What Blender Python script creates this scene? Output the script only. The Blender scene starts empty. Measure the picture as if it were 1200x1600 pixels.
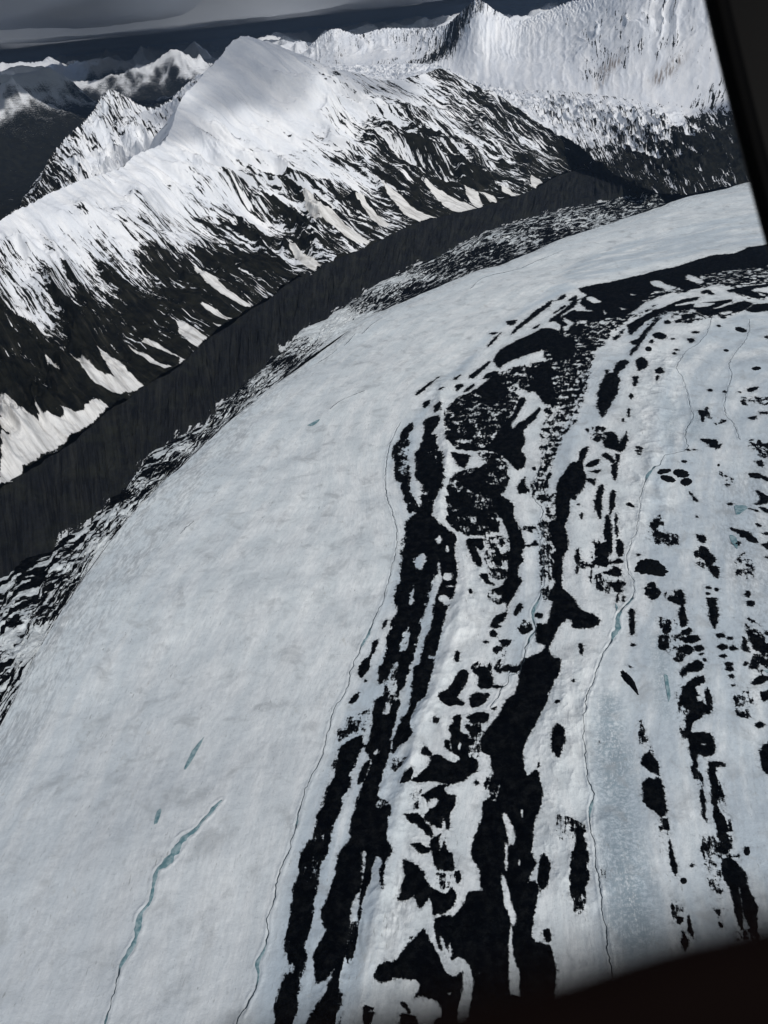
import bpy, math, random
import numpy as np
from mathutils import Vector, Matrix

# ------------------------------------------------------------------ camera
TH = math.radians(32.3); RO = math.radians(6.2); H = 1000.0; FPX = 1202.0
_f0 = np.array([0, math.cos(TH), -math.sin(TH)]); _u0 = np.array([0, math.sin(TH), math.cos(TH)]); _r0 = np.array([1., 0, 0])
RT = math.cos(RO)*_r0 - math.sin(RO)*_u0
UP = math.sin(RO)*_r0 + math.cos(RO)*_u0
sc = bpy.context.scene
C = sc.collection
cam = bpy.data.cameras.new('camera'); camo = bpy.data.objects.new('camera', cam); C.objects.link(camo)
m = Matrix.Identity(4)
for i in range(3):
    m[i][0] = RT[i]; m[i][1] = UP[i]; m[i][2] = -_f0[i]
m[2][3] = H
camo.matrix_world = m
cam.sensor_width = 36; cam.sensor_fit = 'AUTO'; cam.lens = 36*FPX/1600
cam.clip_start = 0.01; cam.clip_end = 6000000
cam.dof.use_dof = True; cam.dof.focus_distance = 2000; cam.dof.aperture_fstop = 6.0
sc.camera = camo

# ------------------------------------------------------------------ light
SUN_AZ = math.radians(147)      # measured from +Y towards +X: behind and to the right
SUN_EL = math.radians(42)
sd = Vector((math.sin(SUN_AZ)*math.cos(SUN_EL), math.cos(SUN_AZ)*math.cos(SUN_EL), math.sin(SUN_EL)))
sun = bpy.data.lights.new('sun', 'SUN'); sun.energy = 3.1; sun.angle = math.radians(2.0); sun.color = (1, .965, .92)
suno = bpy.data.objects.new('sun', sun); C.objects.link(suno); suno.rotation_euler = sd.to_track_quat('Z', 'Y').to_euler()
suno.location = (300, -300, 3000)
w = bpy.data.worlds.new('World'); sc.world = w; w.use_nodes = True
nt = w.node_tree; nt.nodes.clear()
sky = nt.nodes.new('ShaderNodeTexSky'); sky.sky_type = 'NISHITA'; sky.sun_disc = False
sky.sun_elevation = SUN_EL; sky.sun_rotation = SUN_AZ
bg = nt.nodes.new('ShaderNodeBackground'); bg.inputs[1].default_value = 0.06
wo = nt.nodes.new('ShaderNodeOutputWorld')
nt.links.new(sky.outputs[0], bg.inputs[0]); nt.links.new(bg.outputs[0], wo.inputs[0])
sc.view_settings.view_transform = 'Standard'; sc.view_settings.look = 'None'
sc.view_settings.exposure = 0.0; sc.view_settings.gamma = 1.0
sc.cycles.volume_bounces = 0; sc.cycles.max_bounces = 6; sc.cycles.diffuse_bounces = 3

# ------------------------------------------------------------------ pixel -> place helpers
def ray(p):
    p = np.asarray(p, float)
    return _f0 + RT*((p[..., 0:1]-600)/FPX) + UP*((800-p[..., 1:2])/FPX)
def onz(p, z=0.0):
    d = ray(p); z = np.asarray(z, float)
    t = (z-H)/d[..., 2]
    return np.stack([d[..., 0]*t, d[..., 1]*t, z+0*t], -1)
def atr(p, R):
    d = ray(p); t = np.asarray(R, float)/np.hypot(d[..., 0], d[..., 1])
    return np.stack([d[..., 0]*t, d[..., 1]*t, H+d[..., 2]*t], -1)

def resample(P, n, smooth=4):
    P = np.asarray(P, float)
    out = []
    Q = np.vstack([2*P[0]-P[1], P, 2*P[-1]-P[-2]])
    for i in range(1, len(Q)-2):
        for k in range(smooth*4):
            t = k/(smooth*4)
            out.append(.5*((2*Q[i])+(-Q[i-1]+Q[i+1])*t+(2*Q[i-1]-5*Q[i]+4*Q[i+1]-Q[i+2])*t*t+(-Q[i-1]+3*Q[i]-3*Q[i+1]+Q[i+2])*t**3))
    out.append(P[-1]); out = np.array(out)
    L = np.r_[0, np.cumsum(np.linalg.norm(np.diff(out[:, :2], axis=0), axis=1))]
    s = np.linspace(0, L[-1], n)
    return np.stack([np.interp(s, L, out[:, k]) for k in range(out.shape[1])], 1)
def closed(P, sub=3):
    P = np.asarray(P, float); n = len(P); out = []
    for i in range(n):
        a, b, c, d = P[i-1], P[i], P[(i+1) % n], P[(i+2) % n]
        for k in range(sub):
            t = k/sub
            out.append(.5*((2*b)+(-a+c)*t*.8+(2*a-5*b+4*c-d)*t*t*.8+(-a+3*b-3*c+d)*t**3*.8) if 0 else
                       b*(1-t)+c*t + .35*t*(1-t)*((b-a)*(1-t)-(d-c)*t)*1.0)
    return np.array(out)

# ------------------------------------------------------------------ noise (numpy)
def _hash(ix, iy, seed):
    h = (ix.astype(np.int64)*374761393 + iy.astype(np.int64)*668265263 + seed*1442695041) & 0xffffffff
    h = ((h ^ (h >> 13))*1274126177) & 0xffffffff
    return (h ^ (h >> 16)) & 0xffffffff
def perlin(x, y, seed=0):
    ix = np.floor(x); iy = np.floor(y); fx = x-ix; fy = y-iy
    ux = fx*fx*fx*(fx*(fx*6-15)+10); uy = fy*fy*fy*(fy*(fy*6-15)+10)
    def g(a, b):
        t = _hash(ix+a, iy+b, seed)/4294967296.*2*np.pi
        return np.cos(t)*(fx-a)+np.sin(t)*(fy-b)
    return ((g(0, 0)*(1-ux)+g(1, 0)*ux)*(1-uy)+(g(0, 1)*(1-ux)+g(1, 1)*ux)*uy)*1.5
def fbm(x, y, o=5, seed=0, gain=.5):
    r = 0; a = 1.; f = 1.
    for k in range(o):
        r = r+a*perlin(x*f, y*f, seed+k*17); a *= gain; f *= 2.03
    return r
def ridged(x, y, o=5, seed=0, gain=.5):
    r = 0; a = 1.; f = 1.; wgt = 1.
    for k in range(o):
        n = 1-np.abs(perlin(x*f, y*f, seed+k*31)); n = n*n*wgt
        wgt = np.clip(n*1.6, 0, 1); r = r+a*n; a *= gain; f *= 2.07
    return r
def sstep(a, b, x):
    t = np.clip((x-a)/(b-a), 0, 1); return t*t*(3-2*t)

# ------------------------------------------------------------------ polygon distance fields
def polydist(X, Y, P):
    """signed distance, positive inside"""
    n = len(P); best = np.full(X.shape, 1e18); inside = np.zeros(X.shape, bool)
    for i in range(n):
        ax, ay = P[i]; bx, by = P[(i+1) % n]
        dx, dy = bx-ax, by-ay; L = dx*dx+dy*dy+1e-9
        t = np.clip(((X-ax)*dx+(Y-ay)*dy)/L, 0, 1)
        best = np.minimum(best, (X-ax-t*dx)**2+(Y-ay-t*dy)**2)
        c = ((ay > Y) != (by > Y))
        if dy != 0: inside ^= c & (X < dx*(Y-ay)/dy+ax)
    d = np.sqrt(best); return np.where(inside, d, -d)
def linedist(X, Y, P):
    best = np.full(X.shape, 1e18)
    for i in range(len(P)-1):
        ax, ay = P[i][:2]; bx, by = P[i+1][:2]
        dx, dy = bx-ax, by-ay; L = dx*dx+dy*dy+1e-9
        t = np.clip(((X-ax)*dx+(Y-ay)*dy)/L, 0, 1)
        best = np.minimum(best, (X-ax-t*dx)**2+(Y-ay-t*dy)**2)
    return np.sqrt(best)
def boxsel(X, Y, P, mrg):
    return np.nonzero((X > P[:, 0].min()-mrg) & (X < P[:, 0].max()+mrg) & (Y > P[:, 1].min()-mrg) & (Y < P[:, 1].max()+mrg))[0]

# ------------------------------------------------------------------ traced outlines (photograph pixels, by tile)
TR = []
def T(x0, y0, k, polys, typ='d', cap=None, amp=1.6):
    for P in polys: TR.append((typ, [(x0+a/k, y0+b/k) for a, b in P], cap, amp))
def E_(x0, y0, k, ells, typ='d', cap=None, amp=1.2):
    for e in ells:
        cx, cy, rx, ry = e[:4]; r = math.radians(e[4]) if len(e) > 4 else 0
        T(x0, y0, k, [[(cx+rx*math.cos(q)*math.cos(r)-ry*math.sin(q)*math.sin(r), cy+rx*math.cos(q)*math.sin(r)+ry*math.sin(q)*math.cos(r)) for q in [i*math.pi/4 for i in range(8)]]], typ, cap, amp)
A = (580, 380, 3.75); B = (880, 380, 3.75); C_ = (580, 600, 3.75); D_ = (880, 600, 3.75); EE = (540, 820, 3.75); FF = (820, 820, 3.158)
G_ = (500, 1040, 3.75); HH = (800, 1080, 3.); I_ = (420, 1270, 3.); J_ = (780, 1340, 2.857)
# --- upper bend
T(*B, [[(90,268),(200,245),(400,195),(560,155),(700,120),(850,85),(1000,65),(1080,35),(1200,8),(1500,-60),(1500,200),(1200,232),(1120,240),(1060,250),(960,260),(900,245),(830,265),(760,270),(700,290),(620,290),(560,310),(480,340),(420,385),(360,450),(280,520),(220,600),(150,650),(60,700),(0,700),(-20,560),(0,400),(60,340),(140,300)]])
T(*B, [[(480,330),(560,300),(620,285),(700,285),(660,262),(560,280)],[(820,190),(1200,140),(1200,232),(1060,252),(960,262),(900,248),(820,262)],[(1400,120),(1200,140),(1200,232),(1400,210)]], 's', 1.5, 6)
T(*B, [[(510,220),(560,215),(620,240),(665,262),(600,285),(580,268),(520,245)],[(725,170),(760,182),(830,222),(800,238),(745,215),(720,205)],[(130,322),(160,305),(230,335),(180,345)],
  [(0,405),(50,365),(130,300),(100,345),(140,388),(180,402),(100,398),(40,402),(0,432)],[(0,440),(60,450),(100,470),(60,500),(20,532),(0,532)],[(80,450),(150,468),(175,492),(110,482)],[(0,560),(50,532),(80,550),(130,572),(60,562)],
  [(330,370),(380,380),(340,385)],[(390,280),(430,292),(400,292)],[(230,390),(255,410),(240,420)]], 's')
T(*B, [[(150,470),(360,440),(280,520),(220,600),(170,680),(130,800),(80,900),(0,900),(-60,800),(0,700),(80,650),(110,560)]], 's', 1.0, 7)
T(*A, [[(1170,560),(1270,560),(1290,720),(1240,860),(1190,950),(1120,940),(1110,830),(1170,760),(1140,700)]], 's', 1.0, 7)
T(*B, [[(380,470),(420,450),(500,410),(600,370),(700,330),(790,315),(790,330),(700,350),(650,370),(800,350),(970,335),(990,350),(980,370),(1060,345),(1110,360),(1060,400),(980,420),(900,430),(820,430),(760,390),(640,415),(620,400),(560,420),(500,450),(450,480),(400,530),(385,510)],
  [(1070,400),(1120,365),(1200,355),(1400,340),(1400,380),(1200,402),(1120,410)],[(960,280),(1050,262),(1200,235),(1400,215),(1400,240),(1200,252),(1100,280),(1200,322),(1120,325),(1000,300)],[(815,285),(850,280),(885,305),(820,297)],
  [(400,570),(450,550),(490,490),(555,450),(530,480),(490,530),(450,590),(400,660),(395,630),(430,590),(410,590)],[(680,430),(740,420),(775,440),(760,460),(700,450)],[(530,530),(570,520),(605,540),(590,560),(540,550)],
  [(430,690),(460,670),(490,690),(490,730),(440,755)],[(545,750),(570,740),(595,775),(545,775)],[(410,790),(440,785),(435,820),(415,845)],[(545,790),(558,790),(548,820)],
  [(300,740),(330,690),(380,690),(370,720),(330,760),(300,790)],[(295,545),(330,530),(315,558),(300,560)],[(330,520),(365,495),(345,525)],[(250,745),(270,750),(255,770)]])
T(*B, [[(880,385),(990,348),(980,368),(900,387)],[(920,408),(985,405),(985,418),(925,420)],[(780,350),(900,350),(850,372),(760,375)]], 's')
T(*B, [[(395,420),(480,400),(540,360),(440,430)],[(500,470),(600,400),(620,420),(520,460)],[(640,430),(700,400),(830,440),(700,480)],[(840,435),(960,420),(940,440)],[(1000,300),(1200,290),(1200,320),(1100,330)]], 'd', -1, 5)
E_(*B, [(655,632,12,10),(665,610,12,5),(780,520,20,7),(750,565,22,9),(610,465,18,9),(675,462,22,9),(520,570,9,12),(1110,848,30,10,-15),(860,860,12,9),(947,872,7,6),(1035,868,7,6),(912,487,8,4),(400,890,10,8),(645,557,10,4),(1193,545,12,6)])
T(*A, [[(820,545),(900,480),(1000,400),(1060,345),(1048,340),(980,385),(900,455),(845,505)],[(800,462),(858,455),(830,485),(795,480)],[(690,537),(740,530),(720,545)],[(685,605),(700,580),(765,530),(740,560)],[(1085,335),(1140,300),(1130,325)],[(1065,415),(1130,360),(1140,370)],[(1155,335),(1200,305),(1200,335)],
  [(1040,465),(1060,440),(1200,340),(1200,360),(1110,430),(1150,480),(1120,490),(1080,460)],
  [(720,680),(760,625),(850,580),(960,535),(1000,510),(1060,510),(1100,530),(1110,560),(1200,560),(1200,660),(1130,700),(1060,690),(1050,660),(1000,640),(950,650),(880,670),(800,700),(760,735),(735,715)],
  [(1135,430),(1200,390),(1200,540),(1150,520),(1190,470)],[(880,730),(930,730),(960,705),(1050,695),(1080,740),(1115,765),(1045,810),(1090,860),(1105,930),(1020,940),(980,870),(950,800),(900,760)],
  [(690,760),(740,755),(770,800),(790,850),(820,870),(780,900),(700,935),(550,900),(600,870),(650,830),(695,790),(655,790)],[(570,780),(690,690),(680,715),(600,790)],[(480,800),(525,770),(495,803)],[(490,845),(515,830),(540,838),(505,870)],[(262,893),(390,790),(385,800),(290,890)],[(300,950),(340,930),(345,945),(310,972)],[(545,870),(600,825),(605,835),(560,875)],[(400,870),(430,858),(405,878)],[(950,500),(1000,470),(960,510)]])
T(*A, [[(790,720),(900,680),(940,700),(1000,660),(1040,670),(1020,690),(950,730),(930,720),(830,760),(900,790),(880,830),(810,830),(780,760)]], 's', 2, 4)
# --- middle
T(*C_, [[(195,260),(245,225),(240,260),(215,300),(220,350),(205,400),(215,450),(225,520),(230,560),(220,600),(240,650),(270,720),(300,740),(230,760),(200,700),(190,640),(170,580),(140,520),(150,460),(125,420),(130,370),(165,330)],
  [(320,210),(380,200),(405,230),(350,290),(380,300),(380,340),(410,400),(415,450),(425,500),(425,560),(420,600),(400,640),(370,690),(360,730),(360,770),(390,820),(430,860),(480,880),(500,930),(390,930),(200,930),(215,800),(260,760),(300,700),(280,640),(300,590),(260,540),(270,480),(255,420),(280,370),(300,330),(310,280)],
  [(370,150),(420,130),(400,180),(375,185)],[(305,125),(330,105),(345,120),(315,145)]], amp=3)
T(*C_, [[(345,380),(400,390),(410,460),(350,440)],[(240,650),(330,640),(330,700),(250,750)],[(150,330),(200,330),(200,520),(160,500)]], 's', .5, 5)
T(*C_, [[(230,590),(300,590),(310,620),(270,680),(235,640)]], 's', None, 4)
T(*C_, [[(440,160),(480,120),(520,90),(600,50),(660,10),(780,10),(820,30),(800,70),(740,110),(640,120),(580,150),(560,190),(520,200),(490,240),(520,290),(530,310),(490,340),(470,350),(440,330),(430,290),(460,270),(450,230),(480,200),(470,170)],
  [(530,210),(640,200),(700,190),(720,240),(640,252),(560,250)],[(540,280),(640,290),(680,280),(700,300),(640,330),(560,320)],[(500,350),(600,350),(640,340),(600,380),(540,380)],[(590,160),(700,130),(780,120),(740,150),(660,150),(600,180)],
  [(870,80),(910,75),(880,130),(850,190),(820,240),(830,260),(880,220),(940,180),(985,135),(990,150),(950,210),(890,270),(900,330),(880,370),(910,450),(860,500),(800,440),(740,400),(690,390),(660,370),(700,330),(740,270),(770,240),(830,170)],
  [(770,180),(820,130),(800,200),(770,250)],[(910,-20),(1050,-60),(1100,60),(1100,100),(1060,130),(1020,90),(960,40),(920,40)],[(860,580),(900,540),(900,590),(930,625),(870,635)],[(470,410),(500,400),(575,415),(570,440),(545,490),(500,470)],
  [(490,520),(560,530),(640,480),(700,440),(720,470),(690,510),(740,550),(670,570),(720,590),(760,600),(770,650),(830,700),(830,760),(870,870),(900,940),(820,940),(790,830),(740,740),(680,660),(620,640),(560,620),(540,600),(510,570),(530,545)],
  [(440,690),(450,640),(520,630),(600,640),(650,690),(720,750),(750,820),(740,860),(650,870),(560,880),(500,850),(470,830),(440,790),(470,750),(520,720)],[(700,400),(760,420),(800,480),(790,540),(740,560),(700,500),(690,440)],
  [(1190,480),(1240,460),(1250,620),(1160,680),(1150,760),(1130,830),(1090,790),(1080,700),(1140,640),(1110,580),(1150,500)]], amp=2)
T(*C_, [[(500,790),(600,780),(625,880),(560,875)],[(690,420),(790,480),(750,570),(690,540)],[(590,160),(720,150),(730,230),(700,310),(560,330),(520,250)],[(560,660),(700,680),(740,780),(640,760)],[(480,130),(600,60),(640,110),(520,190)]], 's', .6, 4.5)
T(*C_, [[(575,648),(640,680),(655,700),(600,682)],[(650,825),(680,830),(685,858),(640,850)],[(690,470),(705,490),(725,540),(700,530),(688,500)]], 's')
T(*C_, [[(1030,110),(1200,20),(1200,200),(1130,280),(1080,400),(1020,600),(960,590),(1000,480),(1000,300),(1030,200)],[(1000,690),(1120,640),(1100,760),(1130,900),(1040,900),(1040,780)],[(940,570),(1030,590),(1020,690),(960,670)],[(640,400),(700,400),(690,440),(640,440)]], 'd', -.6, 5)
E_(*C_, [(985,665,18,10),(945,845,15,8,-30),(955,490,10,10),(1070,385,18,16),(970,590,14,14)])
T(*D_, [[(200,50),(220,0),(250,-50),(290,-58),(330,-30),(320,40),(290,90),(250,150),(230,190),(215,160),(195,120),(205,90)]], amp=2.4)
T(*D_, [[(-20,560),(20,510),(50,475),(75,475),(90,540),(75,590),(50,620),(35,690),(35,760),(0,830),(-40,830),(-40,620)],
  [(230,350),(260,270),(310,290),(330,350),(370,275),(375,340),(340,410),(300,390),(250,380)],[(230,420),(260,415),(300,460),(290,475),(240,440)],[(300,425),(335,425),(320,480),(305,585),(290,540),(285,490),(315,470)],[(140,480),(180,455),(215,455),(190,490),(135,500)],[(150,525),(220,518),(200,537)],[(135,570),(190,575),(180,605)],
  [(210,620),(235,605),(225,700),(220,790),(190,740),(185,690)],[(275,650),(305,640),(300,700),(300,730),(275,770)],[(250,790),(265,780),(275,850),(275,910),(250,910)],[(304,770),(316,770),(314,830),(322,895),(310,880)],
  [(810,315),(890,320),(910,350),(900,370),(840,345)],[(735,630),(790,675),(770,680)],[(795,150),(830,155),(845,135),(850,180),(830,185),(818,215)],
  [(1090,525),(1130,520),(1200,545),(1240,555),(1200,568),(1150,550),(1100,545)],[(1130,620),(1200,660),(1240,680),(1200,700),(1120,710),(1160,680)],[(1150,725),(1200,735),(1200,757)],[(1040,870),(1080,870),(1110,900),(1040,900)],[(980,850),(1040,868),(1030,880)],[(1130,455),(1170,440),(1165,485)],[(1155,350),(1230,345),(1230,375),(1200,372)],
  [(1080,30),(1140,10),(1100,38)],[(1100,110),(1200,70),(1260,70),(1200,92),(1130,105)],[(1145,162),(1195,160),(1190,175)],[(1075,190),(1130,185),(1120,205)],[(1090,330),(1130,350),(1190,410),(1150,400)],[(1125,820),(1165,830),(1150,838)],[(1160,875),(1230,870),(1230,895)],[(1085,728),(1140,740),(1135,752)],
  [(120,375),(150,370),(120,455),(92,455),(100,400)],[(190,300),(230,300),(200,340)]])
T(*D_, [[(870,335),(920,345),(900,375),(850,360)],[(920,520),(990,565),(960,570)],[(1090,320),(1200,350),(1200,430),(1130,400)],[(1060,80),(1200,70),(1200,120),(1060,115)],[(860,190),(940,210),(900,230)],[(500,860),(570,780),(570,900),(500,920)],[(0,0),(130,0),(80,120),(0,290),(-80,300),(-60,100)],[(150,250),(240,250),(240,320),(170,310)]], 'd', -1.2, 5)
E_(*D_, [(400,68,8,14),(385,160,5,28),(352,205,8,10),(450,385,20,7,15),(440,402,18,6,15),(445,420,10,5),(395,720,25,10,20),(706,458,17,7),(732,392,12,5),(770,388,13,5),(962,590,9,6),(785,776,6,6),(1035,42,7,5),(88,712,6,5),(65,672,12,14),(108,775,9,22),(418,8,8,12),(860,36,14,9),(946,44,6,6),(980,705,14,7)])
T(*C_, [[(450,150),(560,60),(800,30),(860,80),(760,300),(680,380),(500,372),(430,280)],[(490,525),(640,480),(760,420),(800,560),(765,640),(740,860),(560,882),(455,800),(450,640)]], 'd', .9, 4)
T(*A, [[(1000,640),(1100,560),(1270,470),(1300,640),(1260,800),(1190,930),(1090,930),(1040,820),(1090,760)],[(700,790),(900,720),(960,790),(900,840),(830,860)]], 'd', .9, 5)
# --- below the bend
T(*EE, [[(380,-20),(530,-20),(540,80),(550,200),(530,300),(500,360),(480,440),(450,540),(430,620),(410,700),(380,800),(350,900),(200,900),(215,800),(240,720),(250,640),(280,580),(300,500),(285,420),(320,320),(330,220),(350,100)]], amp=4)
T(*EE, [[(400,200),(440,160),(475,180),(450,270),(410,250)],[(370,440),(400,360),(400,440),(375,480)],[(340,640),(375,585),(355,720),(310,780)],[(290,800),(310,800),(300,900),(250,900),(260,850)]], 's', None, 3)
T(*EE, [[(160,690),(190,670),(180,710),(150,770),(140,830),(100,890),(80,860),(90,810),(140,770),(160,720)],[(215,600),(235,560),(240,570),(225,600)]])
T(*EE, [[(500,-20),(640,60),(635,180),(655,230),(650,310),(630,400),(600,500),(570,570),(550,650),(530,740),(500,840),(490,900),(400,900),(430,810),(450,720),(480,640),(510,560),(520,480),(550,380),(570,300),(540,200),(540,100)]], amp=2.5)
E_(*EE, [(600,300,30,24),(575,430,34,24),(600,458,30,20),(505,768,24,14),(465,875,17,12),(548,95,14,26),(595,140,10,24),(545,250,14,40),(610,362,26,8)], 's', None, 2)
T(*EE, [[(940,-20),(1000,-20),(1030,60),(1040,120),(1030,180),(1045,220),(1010,240),(1010,290),(1030,340),(1010,370),(990,420),(960,460),(945,520),(930,570),(900,590),(915,610),(860,615),(855,590),(885,540),(940,520),(940,470),(900,470),(880,460),(920,440),(890,395),(850,385),(920,350),(950,280),(940,180),(960,100)],
  [(710,85),(800,80),(815,110),(800,150),(760,120),(790,190),(800,245),(770,230),(740,180),(720,130)],[(820,200),(850,240),(890,270),(880,290),(830,250)],[(790,290),(830,280),(845,320),(885,350),(830,345)],[(730,385),(745,400),(728,410)],[(860,140),(900,140),(920,230),(880,230),(870,180)],[(900,90),(930,100),(930,140),(900,120)],[(835,70),(880,70),(860,95)],
  [(900,685),(970,685),(960,710),(930,720)],[(985,530),(1010,480),(1030,480),(1035,510),(995,550)],[(640,790),(650,740),(665,745),(660,800)],[(945,830),(1025,830),(1020,850),(970,865)],[(1045,130),(1090,125),(1110,95),(1135,125),(1080,130)],[(885,460),(925,430),(930,460),(900,470)]])
E_(*EE, [(865,648,20,19),(1130,547,20,14),(935,375,12,18),(1100,18,12,6),(825,690,14,5),(1030,625,14,9),(1165,235,10,14)])
T(*EE, [[(820,60),(950,90),(950,290),(860,300),(810,180)],[(1050,590),(1090,600),(1070,640),(1010,640)],[(880,730),(930,730),(920,860),(880,840)],[(1140,0),(1200,0),(1200,420),(1160,440)],[(840,400),(920,400),(920,470),(860,440)],[(330,100),(390,30),(390,320),(300,560),(270,620),(330,640),(380,560),(330,760)],[(1000,20),(1180,20),(1180,60)],[(740,830),(830,780),(850,880)]], 'd', -.9, 4.5)
T(*FF, [[(120,-20),(190,-20),(210,60),(210,120),(190,150),(180,300),(200,330),(240,370),(280,440),(340,460),(370,490),(330,520),(240,520),(230,490),(200,480),(150,550),(120,620),(140,670),(175,680),(170,740),(120,830),(80,880),(80,920),(-20,920),(-20,690),(30,660),(80,640),(100,610),(60,590),(55,550),(55,500),(110,500),(130,430),(140,390),(110,370),(150,290),(130,240),(150,180),(120,150),(150,120),(120,60)]])
T(*FF, [[(30,800),(60,770),(95,780),(90,820),(40,820)],[(195,480),(205,490),(170,550),(165,520)]], 's')
T(*FF, [[(395,-20),(425,-20),(425,150),(380,200),(340,200),(325,290),(330,200),(350,130),(340,90),(390,80)],[(455,70),(480,80),(488,140),(460,150)],[(430,180),(470,160),(480,185)],[(380,240),(430,215),(440,200),(480,220),(475,250)],[(355,275),(395,320),(370,330)],[(435,290),(465,265),(465,350),(455,390),(450,340),(430,320)],[(250,150),(265,120),(270,170),(258,245)],[(518,430),(536,430),(538,480),(535,550),(518,545)],[(483,350),(492,350),(490,385),(484,380)],
  [(850,50),(890,60),(890,90),(860,85)],[(860,110),(880,105),(910,130),(935,160),(935,185),(905,200),(880,160)],[(905,205),(955,210),(955,272),(920,245)],[(900,380),(940,375),(940,410),(955,440),(935,520),(915,480),(905,430)],[(750,350),(770,335),(785,370),(785,420),(800,500),(775,515),(760,480),(765,420)],
  [(740,560),(810,520),(825,535),(790,560)],[(780,590),(800,560),(850,555),(860,580),(820,600)],[(835,615),(870,605),(880,630),(850,640)],[(760,670),(790,640),(790,600),(830,630),(800,655)],[(765,740),(800,710),(860,685),(880,720),(850,740),(800,740),(775,765)],[(765,900),(765,850),(790,810),(830,770),(880,755),(885,790),(830,810),(810,860),(860,850),(880,850),(850,870),(820,880),(815,920)],[(890,820),(910,820),(920,895),(925,920),(900,890)],
  [(1080,565),(1095,600),(1108,640),(1070,625)],[(1105,540),(1150,560),(1190,590),(1230,640),(1130,632)],[(1015,20),(1065,38),(1050,48)],[(1075,40),(1110,45),(1150,85),(1130,100),(1100,80)],[(1165,45),(1230,38),(1230,60)],[(1170,105),(1220,90),(1220,140)],[(1155,690),(1190,675),(1230,700)],[(1120,785),(1160,750),(1230,748),(1200,767),(1150,790)],[(1165,825),(1230,815),(1230,855),(1175,860)],[(1185,170),(1230,165),(1230,185)],[(270,600),(290,610),(285,665),(265,630)]])
T(*FF, [[(605,300),(635,290),(650,320),(665,345),(630,375),(600,350)],[(630,0),(665,-20),(665,90),(635,90)],[(680,45),(745,50),(745,95),(700,105)],[(660,565),(700,570),(700,630),(675,625)]], 'd', 1, 5)
T(*FF, [[(660,470),(745,490),(740,520),(700,545),(670,500)],[(670,570),(790,560),(800,640),(750,690),(700,640)],[(700,340),(760,350),(760,400),(700,370)],[(850,130),(890,180),(880,210),(850,190)],[(1095,470),(1200,540),(1200,600),(1100,540)],[(1130,650),(1220,660),(1220,740),(1140,720)],[(1080,150),(1120,200),(1110,260),(1060,260),(1040,200)],[(345,180),(330,200),(290,215),(270,190)],[(110,20),(170,20),(160,160),(120,150)],[(350,250),(480,240),(480,330),(380,340)],[(340,80),(400,60),(400,200),(340,200)],[(0,490),(30,520),(10,530)]], 'd', -.6, 5)
E_(*FF, [(965,558,22,13),(1010,570,15,8),(975,617,24,13),(1025,622,20,10),(977,660,20,8),(1003,698,20,9),(1007,722,18,10),(1019,757,9,5),(1028,798,12,5),(1115,400,20,14),(1100,350,9,17),(1045,98,20,11),(1130,708,18,9),(905,322,12,5),(945,328,8,7),(903,353,8,6),(1088,695,7,7),(535,606,9,7),(560,148,9,6),(872,652,12,4,-20),(160,888,11,7),(885,680,8,8),(240,790,5,6),(518,718,9,5,30)])
T(*G_, [[(230,0),(285,0),(245,70),(235,40)],[(350,0),(410,0),(400,60),(350,110)],[(460,0),(510,0),(510,60),(480,150),(450,180),(445,130)],
  [(560,-10),(660,-10),(640,80),(620,180),(570,220),(540,280),(530,340),(540,400),(510,450),(460,470),(420,530),(430,460),(450,400),(480,310),(510,280),(530,240),(540,100),(550,50)],
  [(330,200),(400,150),(400,200),(390,240),(380,280),(460,200),(450,280),(430,370),(410,430),(420,500),(380,600),(370,650),(350,700),(340,760),(330,820),(320,910),(200,910),(220,820),(250,700),(290,620),(310,560),(290,520),(265,480),(290,430),(300,380),(310,320),(305,270)],
  [(250,600),(290,560),(280,620),(240,690),(215,690)],[(175,220),(200,180),(230,165),(210,210)]], amp=2.4)
T(*G_, [[(130,450),(240,400),(250,430),(240,470),(210,560),(190,600),(180,640),(190,660),(170,720),(130,790),(120,850),(95,910),(-10,910),(10,830),(50,720),(90,630),(100,540),(100,480)]], amp=4)
T(*G_, [[(120,330),(250,300),(250,420),(120,460)],[(70,560),(110,560),(100,680),(60,690)],[(380,0),(470,0),(450,200),(400,260)],[(230,290),(330,250),(300,350)],[(430,540),(500,540),(440,620)],[(320,760),(400,820),(400,900),(320,900)]], 'd', -1, 4)
T(*G_, [[(310,512),(340,482),(345,510),(320,540)],[(385,230),(415,180),(412,280),(375,285)]], 's', None, 2.5)
T(*G_, [[(690,185),(760,120),(800,50),(840,15),(870,40),(860,80),(820,140),(800,170),(845,210),(840,225),(800,225),(750,225)],[(900,30),(930,0),(970,0),(1010,60),(1010,100),(980,130),(930,110),(930,60)],[(880,190),(900,155),(950,155),(980,200),(930,230),(885,235)],[(865,295),(920,270),(990,280),(980,320),(940,340),(880,320)],
  [(780,300),(820,290),(825,350),(820,400),(870,420),(870,530),(900,540),(925,570),(920,620),(880,640),(840,680),(780,700),(700,690),(640,680),(540,680),(580,640),(640,590),(655,530),(700,530),(760,570),(800,570),(820,540),(780,510),(770,430),(765,370),(785,340)],
  [(600,525),(610,480),(625,480),(655,525)],[(475,695),(500,650),(540,605),(545,640),(520,690)],[(730,450),(750,450),(765,510),(745,490)],[(850,350),(880,340),(890,380),(930,360),(930,410),(880,400)],
  [(560,840),(580,770),(640,740),(700,710),(760,700),(720,740),(790,770),(780,830),(760,870),(750,960),(610,900),(640,850),(620,800)],[(515,885),(560,870),(610,900),(530,920)],[(1010,110),(1070,115),(1040,125)],[(1000,245),(1045,235),(1020,265)]])
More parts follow.
